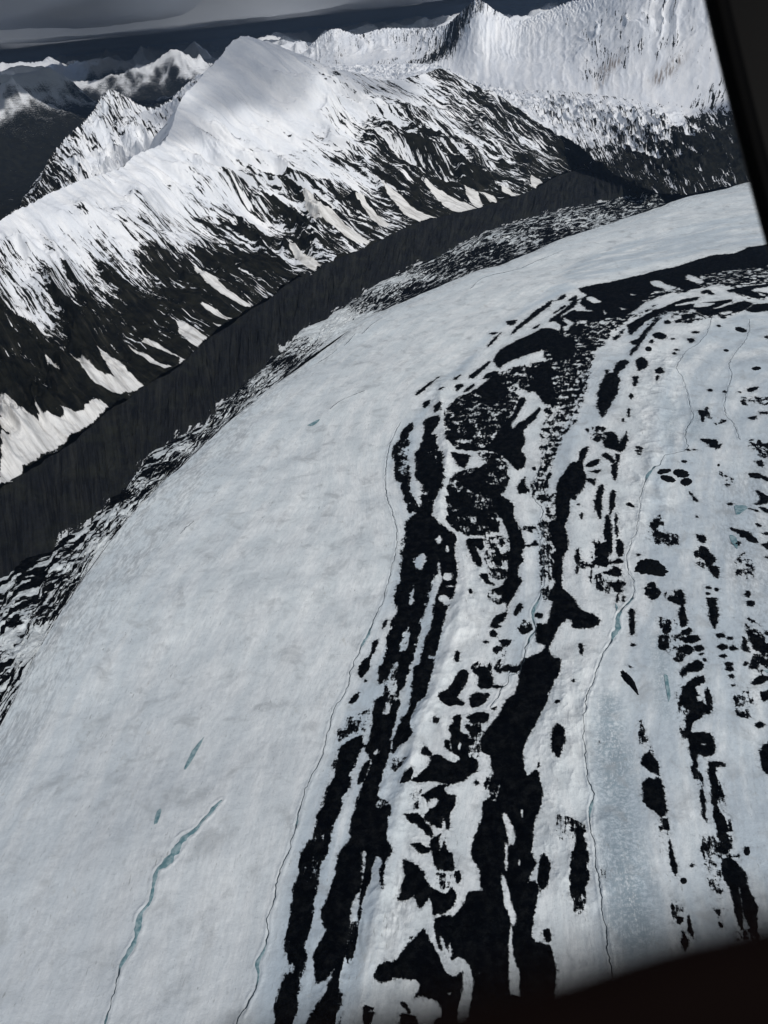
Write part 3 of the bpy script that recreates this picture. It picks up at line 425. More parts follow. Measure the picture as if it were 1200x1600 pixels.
    s.put(s.b.inputs['Specular IOR Level'], s.math('MULTIPLY', s.math('SUBTRACT', 1., mask), .25))
    hs = s.math('ADD', s.math('MULTIPLY', s.noise(s.scale(FL, 1/12., 1/22.), 1, 5, .62), .4), s.math('ADD', s.math('MULTIPLY', fine, .4), s.math('MULTIPLY', gr, .45)))
    hs = s.math('ADD', hs, s.math('MULTIPLY', s.noise(P, .035, 5, .65), .7))
    hr = s.math('MULTIPLY', s.noise(P, .11, 6, .78), 9.)
    hh = s.math('ADD', s.math('MULTIPLY', s.math('SUBTRACT', 1., mask), hs), s.math('MULTIPLY', mask, hr))
    s.bump(hh, 1.0, 1.0)
    return s.m

def mountain_material():
    s = NT('mountain_surface'); P = pos(s); FL = s.attr('flow', True); sp = s.attr('snow'); fan = s.attr('fan'); sc_ = s.attr('fs')
    FS = s.n('ShaderNodeVectorMath', operation='SCALE'); s.put(FS.inputs[0], FL); s.put(FS.inputs['Scale'], sc_); FS = FS.outputs[0]
    wv = s.n('ShaderNodeTexNoise'); s.put(wv.inputs['Vector'], s.scale(FS, 1/260., 1/260.)); wv.inputs['Scale'].default_value = 1; wv.inputs['Detail'].default_value = 2
    wd = s.n('ShaderNodeVectorMath', operation='MULTIPLY_ADD'); s.put(wd.inputs[0], wv.outputs['Color']); wd.inputs[1].default_value = (48, 48, 0); s.put(wd.inputs[2], FS)
    W = wd.outputs[0]
    a = s.noise(s.scale(W, 1/15., 1/140.), 1, 6, .66)
    b = s.noise(s.scale(W, 1/80., 1/340.), 1, 4, .6)
    c = s.noise(s.scale(W, 1/7., 1/26.), 1, 4, .7)
    n = s.math('ADD', s.math('MULTIPLY', s.math('SUBTRACT', a, .5), 2.1), s.math('MULTIPLY', s.math('SUBTRACT', b, .5), 1.3))
    n = s.math('ADD', n, s.math('MULTIPLY', s.math('SUBTRACT', c, .5), .8))
    v = s.math('ADD', sp, n)
    sk = s.noise(s.scale(W, 1/17., 1/330.), 1, 4, .62)
    snow = s.math('MAXIMUM', s.step(v, .485, .515), s.step(s.math('ADD', s.math('MULTIPLY', sp, .16), s.math('ADD', sk, s.math('MULTIPLY', s.math('SUBTRACT', c, .5), .25))), .655, .675))
    fn = s.noise(s.scale(FL, 1/9., 1/90.), 1, 5, .65)
    fanm = s.step(s.math('ADD', fan, s.math('MULTIPLY', s.math('SUBTRACT', fn, .5), 24.)), 1.5, 4.)
    fandirt = s.step(s.noise(s.scale(FL, 1/16., 1/150.), 1, 5, .65), .42, .75)
    sc1 = s.mix(s.step(s.noise(s.scale(W, 1/70., 1/300.), 1, 5, .6), .35, .7), (.62, .65, .69), (.76, .77, .78))
    br = s.attr('brown')
    sc1 = s.mix(s.math('MULTIPLY', br, s.step(a, .42, .62)), sc1, (.20, .17, .15))
    fcol = s.mix(fandirt, (.66, .66, .645), (.30, .29, .275))
    r1 = s.noise(P, .02, 6, .7); r2 = s.noise(s.scale(FL, 1/20., 1/160.), 1, 6, .7)
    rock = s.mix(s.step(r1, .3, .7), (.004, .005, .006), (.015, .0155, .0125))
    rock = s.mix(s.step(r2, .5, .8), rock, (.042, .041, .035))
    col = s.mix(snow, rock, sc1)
    col = s.mix(fanm, col, fcol)
    tot = s.math('MAXIMUM', snow, fanm)
    s.put(s.b.inputs['Base Color'], col)
    s.put(s.b.inputs['Roughness'], s.mix(tot, (.92, .92, .92), (.55, .55, .55)))
    s.put(s.b.inputs['Specular IOR Level'], s.math('MULTIPLY', tot, .3))
    h = s.math('ADD', s.math('MULTIPLY', s.noise(s.scale(W, 1/40., 1/230.), 1, 6, .65), 9.), s.math('MULTIPLY', s.noise(P, .045, 6, .7), s.math('MULTIPLY_ADD', tot, -4., 7.)))
    h = s.math('MULTIPLY', h, s.attr('rough')); s.bump(h, .8, 1.0)
    return s.m

MG = glacier_material(); MGC = glacier_material(True); MM = mountain_material()

# ------------------------------------------------------------------ glacier sheet (long strips follow the flow)
L0 = [(1400,252),(1170,285),(1000,333),(800,405),(600,485),(450,585),(300,715),(150,875),(0,1130),(-250,1560)]
L1 = [(1420,340),(1185,385),(1020,420),(870,452),(740,545),(640,640),(605,740),(620,860),(560,1020),(470,1250),(385,1590),(340,1760)]
L2 = [(1430,430),(1200,440),(1050,470),(940,520),(880,600),(845,700),(840,800),(860,900),(850,1020),(810,1150),(780,1300),(750,1500),(730,1800)]
L3 = [(1440,500),(1200,500),(1090,520),(1040,600),(1010,720),(985,880),(955,1000),(920,1100),(925,1250),(940,1400),(960,1560),(980,1860)]
L4 = [(1450,560),(1320,570),(1240,640),(1200,760),(1185,900),(1175,1050),(1180,1200),(1210,1400),(1300,1900)]
L5 = [(1520,640),(1480,680),(1450,760),(1430,900),(1430,1100),(1450,1400),(1560,1900)]
NV = 1150; NUs = [330, 200, 170, 170, 110]
lines = [resample(l, NV) for l in (L0, L1, L2, L3, L4, L5)]
def across(lines, NUs):
    K = len(lines); A = np.array(lines)         # K,NV,2
    cols = []; us = []
    for k in range(K-1):
        a = A[max(k-1, 0)]; b = A[k]; c = A[k+1]; d = A[min(k+2, K-1)]
        for i in range(NUs[k]+(k == K-2)):
            t = i/NUs[k]
            lin = b*(1-t)+c*t
            cr = .5*((2*b)+(-a+c)*t+(2*a-5*b+4*c-d)*t*t+(-a+3*b-3*c+d)*t**3)
            cols.append(.5*lin+.5*cr); us.append(k+t)
    return np.array(cols), np.array(us)
GP, GU = across(lines, NUs)
gw = onz(GP)                                   # (nu,nv,3)
# metric flow coordinates
U_M = np.interp(GU, [0, 1, 2, 3, 4, 5], [0, 900, 1350, 1650, 1950, 2250])
seg = np.linalg.norm(np.diff(gw[:, :, :2], axis=1), axis=2)
V_M = np.concatenate([np.zeros((gw.shape[0], 1)), np.cumsum(seg, axis=1)], 1)
V_M = V_M-V_M[:, -1:]                          # aligned near the camera
V_M = V_M.mean(0, keepdims=True)*.5+V_M*.5
flow = np.stack([np.repeat(U_M[:, None], NV, 1), V_M, 0*V_M], -1).reshape(-1, 3)
X = gw[..., 0].ravel(); Y = gw[..., 1].ravel()
slant = np.sqrt(X*X+Y*Y+H*H)
pxm = slant/FPX

def stream_lines():
    out = []
    for nm, lab, L in STREAMS:
        P = resample([(a, b, c) for a, b, c in L], max(40, len(L)*14))
        W3 = onz(P[:, :2]); wd = P[:, 2]*np.linalg.norm(W3-np.array([0, 0, H]), axis=1)/FPX
        out.append((nm, lab, W3[:, :2], wd, L))
    return out
SL = stream_lines()
RIDGES = [ # crest lines on the ice: px line, height m, half width m
    ([(690,590),(688,650),(700,700),(690,760),(688,800),(700,830)], 14, 16),
    ([(715,840),(728,900),(718,960),(700,1020),(680,1080),(655,1140),(640,1200),(620,1280),(605,1350),(590,1440),(568,1520),(560,1620)], 9, 15),
    ([(1045,540),(1030,640),(1018,720),(1008,790),(998,860)], 9, 22),
    ([(900,640),(890,760),(905,880),(915,930),(945,960)], 5, 20),
    ([(900,1000),(880,1100),(870,1200),(880,1300),(860,1450)], 9, 35),
    ([(810,760),(820,860),(805,960),(790,1030)], 6, 22)]
RIDGES = [(onz(resample(l, 40))[:, :2], h, wd) for l, h, wd in RIDGES]
def relief(x, y):
    z = 10*fbm(x/420, y/420, 3, 5)+1.5*fbm(x/90, y/90, 4, 9)+.22*fbm(x/22, y/22, 3, 12)
    for P, h, wd in RIDGES:
        i = boxsel(x, y, P, 130)
        d = linedist(x[i], y[i], P); e0 = np.hypot(x[i]-P[0, 0], y[i]-P[0, 1]); e1 = np.hypot(x[i]-P[-1, 0], y[i]-P[-1, 1])
        z[i] += (h > 8)*(3.4*ridged(x[i]/62, y[i]/75, 4, 131)-3.)*np.exp(-(np.maximum(d-12, 0)/55)**2)*sstep(0, 130, e0)*sstep(0, 90, e1)
        z[i] += .55*h*np.exp(-(d/wd)**1.5)*sstep(0, 130, e0)*sstep(0, 90, e1)
    for nm, lab, P, wd, L in SL:
        i = boxsel(x, y, P, 16)
        d = linedist(x[i], y[i], P)
        k = np.argmin((x[i][:, None]-P[None, ::8, 0])**2+(y[i][:, None]-P[None, ::8, 1])**2, axis=1)*8
        e = d-wd[k]*.5
        z[i] += .75*np.exp(-((e-2.6)/2.0)**2)*(.4+1.2*np.clip(.5+perlin(x[i]/13, y[i]/13, 77), 0, 1.3))
    return z

deb = np.full(X.shape, -400.0); amp = 1.6*pxm
for typ, P, cap, am in TR:
    W2 = onz(closed(P))[:, :2]
    r = np.hypot(W2[:, 0].mean(), W2[:, 1].mean()); s_ = math.hypot(r, H)/FPX
    i = boxsel(X, Y, W2, 60*s_)
    if len(i) == 0: continue
    d = polydist(X[i], Y[i], W2)
    am_ = am*s_
    wt = sstep(-2.2*am_, 0, d)
    if typ == 'd':
        d = np.minimum(d, cap*s_) if cap is not None else d
        deb[i] = np.maximum(deb[i], d)
    elif typ == 's':
        d = np.minimum(d, (cap-2.4)*s_) if cap is not None else d
        deb[i] = np.minimum(deb[i], -d)
    amp[i] = amp[i]*(1-wt)+np.maximum(am_, .3)*wt if typ != 'n' else amp[i]
def soft(polys, width):
    f = np.zeros(X.shape)
    for P, s in polys:
        W2 = onz(closed(P))[:, :2]; i = boxsel(X, Y, W2, width)
        if len(i): f[i] = np.maximum(f[i], s*sstep(-width*.5, width*.5, polydist(X[i], Y[i], W2)))
    return f
ice = soft(ICE, 46.); slush = soft(SLUSH, 46.)
Uf = np.repeat(GU[:, None], NV, 1).ravel()
dirt = np.maximum(soft(DIRT, 60.), .95*np.exp(-(Uf/.13)**1.2))
dirt = np.maximum(dirt, .22)
ice = np.maximum(ice, .45*np.exp(-(Uf/.45)**2))
Z = relief(X, Y)
Z += np.clip(deb, 0, 14)*.22*(1+.5*fbm(X/12, Y/12, 3, 40))+sstep(-1, 6, deb)*1.2*fbm(X/26, Y/26, 4, 44)
# the ice bulges above its margins
gV = np.stack([X, Y, Z], 1); gN = grid_normals(gV.reshape(len(GU), NV, 3)).reshape(-1, 3)
F = upward(gV, grid_faces(len(GU), NV))
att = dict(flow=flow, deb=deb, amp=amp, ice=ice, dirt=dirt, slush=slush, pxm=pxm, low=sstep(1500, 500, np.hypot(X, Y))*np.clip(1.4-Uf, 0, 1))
fd = deb[F].mean(1) > 0
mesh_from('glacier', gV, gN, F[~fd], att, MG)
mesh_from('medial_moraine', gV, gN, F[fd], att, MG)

# ------------------------------------------------------------------ generic loft between world curves
def curve3(P, n): return resample(P, n)
def loft(curves, NUs, n):
    A = [resample(np.asarray(c), n) if len(c) != n else np.asarray(c) for c in curves]
    cols = []; ts = []
    for k in range(len(A)-1):
        m_ = NUs[k]+(k == len(A)-2)
        for i in range(m_):
            t = i/NUs[k]; cols.append(A[k]*(1-t)+A[k+1]*t); ts.append(k+t)
    return np.array(cols), np.array(ts)
def smooth_pairs(P, n):
    """resample a list of paired rows (any columns) with a uniform spline parameter driven by columns 0,1"""
    return resample(P, n, 6)
def nearest(V, P):
    """for pixel outline P find the surface points of V (n,3) seen there"""
    Q = V-np.array([0, 0, H]); zc = Q@_f0
    u = 600+FPX*(Q@RT)/zc; v = 800-FPX*(Q@UP)/zc
    out = []
    for p in P:
        out.append(V[np.argmin((u-p[0])**2+(v-p[1])**2)])
    return np.array(out)
def idw(V2, pts, vals, pw=3.):
    num = 0; den = 0
    for p, v in zip(pts, vals):
        d2 = (V2[:, 0]-p[0])**2+(V2[:, 1]-p[1])**2+400.
        w_ = d2**(-pw/2); num = num+w_*v; den = den+w_
    return num/den

def mountain(name, crest, foot, n, nt_, prof=1.0, gully=(45, 170, 800), ctrl=None, fans=None, brown=None, fs=1.0, seed=3, p0=.6, crest_jit=6, iso=14, mat=None, apron=0., bigr=0, bigs=3.4, kind='structure'):
    c = np.asarray(crest, float); f = np.asarray(foot, float)
    pr = np.hstack([c, f])
    R6 = smooth_pairs(pr, n); c = R6[:, :3]; f = R6[:, 3:]
    t = np.linspace(0, 1, nt_)
    V = c[None]*(1-t)[:, None, None]+f[None]*t[:, None, None]
    V[..., 2] = f[None, :, 2]+(c-f)[None, :, 2]*(1-t[:, None])**prof
    sm = np.r_[0, np.cumsum(np.linalg.norm(np.diff(.5*(c+f)[:, :2], axis=0), axis=1))]
    tl = np.linalg.norm(c-f, axis=1)
    S = np.repeat(sm[None], nt_, 0); T = t[:, None]*tl[None]
    a, ws, wt = gully
    env = sstep(0, .22, t)[:, None]*(1-.75*sstep(.75, 1, t)[:, None])*(1-apron*sstep(.3, .62, t)[:, None])
    wx = 60/170*ws*fbm(S/(ws*2.5), T/(ws*2.5), 3, seed+5)
    g = ridged((S+wx*(1 if apron == 0 else .9))/ws, T/wt, 5 if apron == 0 else 3, seed, .55 if apron == 0 else .4)-.9
    g = g*(.3+1.4*np.clip(.5+1.1*perlin(S/(ws*5.5)+.7, T/(ws*9), seed+77), 0, 1.2))
    V[..., 2] += a*g*env + (bigr*(ridged((S+wx*3)/(ws*bigs)+.3, T/(ws*bigs*1.9), 4, seed+40, .5)-.9)*env) + iso*fbm(V[..., 0]/(ws*.8), V[..., 1]/(ws*.8), 5, seed+9)*(.25+.75*env)
    V[..., 2] += crest_jit*ridged(S/(ws*.35), T/(ws*.8), 4, seed+13)*np.exp(-(t[:, None]*8)**2)-crest_jit*.8*np.exp(-(t[:, None]*8)**2)
    Vf = V.reshape(-1, 3); N = grid_normals(V).reshape(-1, 3)
    snow = np.full(len(Vf), p0)
    sub = Vf.reshape(nt_, n, 3)[::2, ::2].reshape(-1, 3)
    if ctrl:
        pts = nearest(sub, [(q[0], q[1]) for q in ctrl]); snow = idw(Vf, pts, [q[2] for q in ctrl])
    br = np.zeros(len(Vf)); fan = np.full(len(Vf), -60.)
    for P in (fans or []):
        W2 = nearest(sub, closed(P, 2))[:, :2]; i = boxsel(Vf[:, 0], Vf[:, 1], W2, 60)
        if len(i): fan[i] = np.maximum(fan[i], polydist(Vf[i, 0], Vf[i, 1], W2))
    for P in (brown or []):
        W2 = nearest(sub, closed(P, 2))[:, :2]; i = boxsel(Vf[:, 0], Vf[:, 1], W2, 80)
        if len(i): br[i] = np.maximum(br[i], sstep(-50, 50, polydist(Vf[i, 0], Vf[i, 1], W2)))
    # hollows keep snow, spurs shed it
    snow = snow-.22*(g*env).ravel()*np.clip(1.1-snow, 0, 1)
    F = upward(Vf, grid_faces(nt_, n))
    att = dict(flow=np.stack([S, T, 0*S], -1).reshape(-1, 3), snow=snow, fan=fan, brown=br, fs=np.full(len(Vf), fs), rough=np.full(len(Vf), .3 if name.startswith('glacial') else 1.))
    o = mesh_from(name, Vf, N, F, att, mat or MM, kind)
    return o, V

def W(px, py, R): return tuple(atr((px, py), R))
def Wz(px, py, z): return tuple(onz((px, py), z))
M2Z = 85
pairs = [((-500,620,2900),(-250,930)),((-250,470,3050),(0,765)),((-120,405,3200),(120,680)),((0,345,3400),(250,588)),((30,328,3480),(285,562)),((85,300,3620),(350,512)),((135,280,3750),(400,480)),
 ((185,264,3900),(455,440)),((215,241,4050),(490,424)),((250,228,4150),(520,408)),((268,200,4300),(570,386)),((277,170,4450),(610,366)),((290,146,4550),(635,354)),((310,127,4650),(660,346)),((325,107,4750),(690,338)),((346,88,4850),(715,333)),((354,73,4900),(735,328)),((370,61,4930),(750,323)),((382,56,4960),(762,319)),
 ((400,61,5000),(780,315)),((430,69,5050),(800,309)),((450,77,5080),(814,305)),((485,92,5130),(828,298)),((520,107,5200),(842,291)),((555,114,5300),(855,283)),((600,126,5420),(872,274)),((650,120,5550),(888,268)),((690,107,5700),(905,264)),
 ((720,122,5780),(918,263)),((760,143,5850),(930,264)),((800,165,5850),(942,267)),((840,197,5800),(955,272)),((880,236,5650),(972,279)),((940,262,5400),(990,288)),((1000,291,5150),(1012,297))]
crest = []; foot = []
for (a, b, r), (fx, fy) in pairs:
    crest.append(W(a, b, r)); foot.append(Wz(fx, fy, M2Z-1))
crest = np.array(crest); foot = np.array(foot)
dirs = foot[:, :2]-crest[:, :2]; dirs /= np.linalg.norm(dirs, axis=1, keepdims=True)
foot[:, :2] += dirs*2
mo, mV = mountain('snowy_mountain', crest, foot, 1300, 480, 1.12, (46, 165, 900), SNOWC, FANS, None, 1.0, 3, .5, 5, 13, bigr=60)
# far side of the mountain
back = crest.copy(); back[:, :2] -= dirs*900; back[:, 2] = -60
mountain('snowy_mountain_far_side', crest-[0, 0, 1.5], back, 300, 90, 1.0, (50, 200, 900), None, None, None, 1., 8, .75, 0, 10)

# lateral moraine wall and hummocky margin
m2 = resample([(-330,990),(-250,930),(-100,840),(0,765),(90,705),(170,640),(230,600),(280,570),(330,525),(400,480),(480,425),(560,390),(640,352),(700,336),(760,320),(830,298),(870,275),(920,263),(960,272),(1000,292),(1020,298)], 1300)
m1 = resample([(-330,1130),(-120,1000),(0,905),(75,857),(140,820),(190,765),(235,715),(300,672),(370,612),(420,565),(470,520),(520,490),(580,452),(640,420),(700,392),(760,362),(850,335),(930,318),(990,306),(1022,300)], 1300)
l0 = resample([(-330,1690),(-250,1560),(0,1130),(150,875),(300,715),(450,585),(600,485),(800,405),(1000,333),(1040,318)], 1300)
m2w = onz(m2, M2Z); m1w = onz(m1, 6.)
taper = sstep(0, 1, (1300-np.arange(1300))/260.)
jx = 15*fbm(np.arange(1300)/38., np.zeros(1300)+.5, 4, 66); m2w[:, :2] += jx[:, None]*np.array([.9, -.4]); m1w[:, :2] += (22*fbm(np.arange(1300)/30., np.zeros(1300)+4.5, 4, 67))[:, None]*np.array([.9, -.4])
t = np.linspace(0, 1, 110)
V = m2w[None]*(1-t)[:, None, None]+m1w[None]*t[:, None, None]
V[..., 2] = 6+(M2Z-6)*(1-t[:, None])**1.05
# a rounded back side of the crest so that it meets the mountain foot
sm = np.r_[0, np.cumsum(np.linalg.norm(np.diff(m2w[:, :2], axis=0), axis=1))]
S = np.repeat(sm[None], 110, 0); T = t[:, None]*np.linalg.norm(m2w-m1w, axis=1)[None]
V[..., 2] += (5*ridged(S/26, T/260, 4, 61)-4.5)*np.sin(np.pi*t)[:, None]+11*fbm(S/110, T/150, 5, 62)*np.sin(np.pi*t)[:, None]+9*(ridged(S/90, T/400, 4, 64)-.9)*np.sin(np.pi*t)[:, None]
V[0, :, 2] -= 4
def margin_material(name, c1, c2):
    s = NT(name); P = pos(s); FL = s.attr('flow', True)
    a = s.noise(s.scale(FL, 1/9., 1/170.), 1, 5, .6); b = s.noise(P, .011, 6, .68); c = s.noise(P, .2, 5, .75)
    col = s.mix(s.step(a, .3, .75), c1, c2); col = s.mix(s.math('MULTIPLY', s.step(b, .45, .7), .5), col, (.024, .026, .019))
    col = s.mix(s.math('MULTIPLY', s.step(c, .55, .8), .6), col, (.024, .026, .027))
    q = s.noise(s.scale(FL, 1/48., 1/420.), 1, 6, .7); col = s.mix(s.math('MULTIPLY', s.step(q, .50, .64), .6), col, (.024, .025, .023))
    # last scraps of snow
    sp = s.attr('snow'); v = s.math('ADD', sp, s.math('ADD', s.math('MULTIPLY', s.math('SUBTRACT', s.noise(s.scale(FL, 1/45., 1/30.), 1, 6, .65), .5), 1.6), s.math('MULTIPLY', s.math('SUBTRACT', c, .5), .4)))
    sn = s.step(v, .48, .53)
    s.put(s.b.inputs['Base Color'], s.mix(sn, col, (.5, .52, .53))); s.b.inputs['Roughness'].default_value = .95; s.b.inputs['Specular IOR Level'].default_value = .1
    s.bump(s.math('ADD', s.math('MULTIPLY', a, 2.2), s.math('ADD', s.math('MULTIPLY', c, 2.), s.math('MULTIPLY', s.noise(P, .04, 5, .65), 9.))), .9, 1.)
    return s.m
ML = margin_material('moraine_gravel', (.003, .004, .006), (.016, .0175, .0195))
Vf = V.reshape(-1, 3)
tt = np.repeat(t[:, None], 1300, 1).ravel()
sn = -.75+1.15*sstep(.62, 1.02, tt)+.3*fbm(Vf[:, 0]/160, Vf[:, 1]/160, 3, 69)
o = mesh_from('lateral_moraine', Vf, grid_normals(V).reshape(-1, 3), upward(Vf, grid_faces(110, 1300)), dict(flow=np.stack([S, T, 0*S], -1).reshape(-1, 3), snow=sn), ML)
# crest strip joining wall and mountain foot
# margin: hummocks between the wall and the ice
l0w = onz(l0, -1.)
t = np.linspace(0, 1, 150)
V = m1w[None]*(1-t)[:, None, None]+l0w[None]*t[:, None, None]
V[..., 2] = 6-7*t[:, None]
Vf = V.reshape(-1, 3)
n_ = fbm(Vf[:, 0]/70, Vf[:, 1]/70, 5, 71); tt = np.repeat(t[:, None], 1300, 1).ravel()
Vf[:, 2] += 9*n_*np.sin(np.pi*tt)+3*fbm(Vf[:, 0]/14, Vf[:, 1]/14, 3, 73)*np.sin(np.pi*tt)
V = Vf.reshape(150, 1300, 3)
rr = np.hypot(Vf[:, 0], Vf[:, 1])
pm = np.sqrt(rr**2+H*H)/FPX
dm = idw(Vf, [onz((a, b))for a, b, _ in MARG], [c-.17 for *_, c in MARG])*26
dm = dm*1.0
sm = np.r_[0, np.cumsum(np.linalg.norm(np.diff(l0w[:, :2], axis=0), axis=1))]
S = np.repeat(sm[None], 150, 0); T = np.linalg.norm(V-V[:1], axis=2)
att = dict(flow=np.stack([T*.45, S*.28, 0*S], -1).reshape(-1, 3), deb=dm, amp=np.full(len(Vf), 15.)*(1-.6*sstep(.93, 1, tt)), ice=np.full(len(Vf), .2), dirt=np.full(len(Vf), .75), slush=np.zeros(len(Vf)), pxm=pm)
mesh_from('glacier_margin', Vf, grid_normals(V).reshape(-1, 3), upward(Vf, grid_faces(150, 1300)), att, MGC)

# ------------------------------------------------------------------ the bowl beyond: wall, floor
bp = [((440,98,10600),(430,118,9900)),((470,86,10600),(465,116,9700)),((500,58,10500),(500,114,9500)),((525,46,10400),(530,112,9300)),((560,55,10300),(565,110,9100)),((600,45,10300),(600,108,8900)),((640,45,10200),(630,107,8800)),((690,42,9700),(670,110,8600)),
 ((715,25,9300),(705,122,8350)),((745,1,9000),(740,138,8000)),((775,18,8900),(770,148,7700)),((810,33,8800),(805,150,7450)),((850,20,8700),(850,151,7200)),((880,7,8600),(885,153,7050)),((920,-8,8400),(925,157,6900)),
 ((1000,-60,8100),(985,165,6700)),((1100,-110,7900),(1060,178,6500)),((1250,-150,7700),(1180,190,6300)),((1420,-150,7600),(1400,190,6200))]
bc = np.array([W(*a) for a, b in bp]); bf = np.array([W(*b) for a, b in bp])
mountain('glacial_cirque_wall', bc, bf, 1000, 380, 1.35, (13, 100, 2600), BOWLC, None, BROWN, .7, 21, .9, 13, 5, bigr=46, bigs=6.5, apron=.75)
bb = bc.copy(); bb[:, 1] += 1800; bb[:, 2] = 0
mountain('glacial_cirque_wall_far_side', bc-[0, 0, 2], bb, 260, 60, 1., (60, 300, 1500), None, None, None, .5, 25, .7, 0, 14)
near = np.array([tuple(crest[23]-[0, 0, 30]), tuple(crest[25]-[0, 0, 25]), tuple(crest[27]-[0, 0, 20]), tuple(crest[29]-[0, 0, 12]), tuple(crest[31]-[0, 0, 6]), tuple(crest[32]-[0, 0, 4]), tuple(crest[33]-[0,0,2]), tuple(crest[34]), Wz(1060,305,2), Wz(1110,296,2), Wz(1170,285,0), Wz(1300,266,0), Wz(1400,252,0)])
far = np.array([W(500,114,9500), W(600,108,8900), W(670,110,8600), W(740,138,8000), W(805,150,7450), W(850,151,7200), W(885,153,7050), W(925,157,6900), W(985,165,6700), W(1060,178,6500), W(1120,184,6400), W(1250,190,6280), W(1400,190,6200)])
far[:, 1] += 90; far[:, 2] += 42
mountain('cirque_floor', far, near, 900, 300, 1.0, (20, 110, 260), FLOORC, None, None, 1., 33, .5, 0, 12)

# buttress behind the left ridge
sp = [((5,350,4300),(60,420,3900)),((45,308,4500),(120,380,4000)),((62,285,4600),(150,360,4100)),((82,243,4700),(190,320,4200)),((108,214,4800),(215,300,4250)),((140,185,4950),(240,290,4300)),((160,152,5000),(260,280,4400)),((176,143,5050),(275,270,4450)),
      ((196,152,5100),(290,255,4500)),((225,170,5150),(305,235,4550)),((255,166,5200),(320,210,4600)),((285,140,5250),(340,170,4700)),((310,118,5300),(360,120,4800))]
mountain('rock_buttress', np.array([W(*a) for a, b in sp]), np.array([W(*b) for a, b in sp]), 420, 200, 1.0, (24, 80, 420), SPURC, None, None, 1.2, 41, .7, 16, 12, bigr=34, bigs=3.)
s2 = np.array([W(*a) for a, b in sp]); s3 = s2.copy(); s3[:, 0] -= 700; s3[:, 1] += 500; s3[:, 2] = -50
mountain('rock_buttress_far_side', s2-[0, 0, 2], s3, 200, 90, 1., (50, 150, 500), None, None, None, 1., 44, .45, 0, 10)

# distant range and everything to the horizon
NR, NTt = 900, 1050
rr = 4700*np.exp(np.linspace(0, math.log(70000/4700), NR)); th = np.radians(np.linspace(-46, 46, NTt))
xx = rr[:, None]*np.sin(th)[None]; yy = rr[:, None]*np.cos(th)[None]
deg = np.degrees(th)[None]
st = 8300+900*sstep(-26, -12, deg)+350*fbm(xx/1400, yy/1400, 3, 90)
amp_ = sstep(0, 2600, rr[:, None]-st)
wx = 900*fbm(xx/4200, yy/4200, 3, 97); wy = 900*fbm(xx/4200+9, yy/4200+5, 3, 98)
rid = ridged((xx+wx)/3900+3.3, (yy+wy)/3900+1.7, 8, 91, .46)
rel = np.clip((rid-.35)/1.3, 0, 1.3)
fargain = 1+.22*sstep(13000, 26000, rr[:, None])
zz = -30+70*ridged(xx/900, yy/900, 5, 101)*amp_+50*fbm(xx/1500, yy/1500, 5, 95)*(1-amp_*.5)+amp_*(120+830*rel**1.25*fargain)
zz = np.where(zz > 880, 880+(zz-880)*.5, zz)
V = np.stack([xx, yy, zz], -1); Vf = V.reshape(-1, 3); N_ = grid_normals(V)
steep = 1-N_[..., 2]
facing = (N_[..., 0]*sd.x+N_[..., 1]*sd.y)
snw = (.10+.95*(zz-340)/360-.55*sstep(.30, .62, steep)-.15*sstep(.05, .5, facing)+.42*fbm(xx/300, yy/300, 5, 99)+.30*sstep(14000, 24000, rr[:, None]))*amp_-.4*(1-amp_)
snw = np.clip(snw, -.6, 1.4)
att = dict(flow=np.stack([(xx*.8+yy*.6)*.5, (yy*.8-xx*.6)*.5, zz], -1).reshape(-1, 3), snow=snw.reshape(-1), fan=np.full(len(Vf), -60.), brown=np.zeros(len(Vf)), fs=np.full(len(Vf), .8), rough=np.full(len(Vf), .7))
mesh_from('distant_mountains', Vf, N_.reshape(-1, 3), upward(Vf, grid_faces(NR, NTt)), att, MM)

# base ground under everything
def ground():
    s = NT('valley_ground'); s.put(s.b.inputs['Base Color'], s.mix(s.noise(pos(s), .01, 6, .6), (.02, .022, .02), (.05, .048, .04))); s.b.inputs['Roughness'].default_value = 1
    me = bpy.data.meshes.new('ground'); L = 150000
    me.from_pydata([(-L, -L, -130), (L, -L, -130), (L, 4600, -130), (-L, 4600, -130), (-20*L, 60000, -140), (20*L, 60000, -140), (20*L, 20*L, -140), (-20*L, 20*L, -140)], [], [(0, 1, 2, 3), (4, 5, 6, 7)])
    me.materials.append(s.m); o = bpy.data.objects.new('ground', me); C.objects.link(o); o['kind'] = 'structure'
ground()

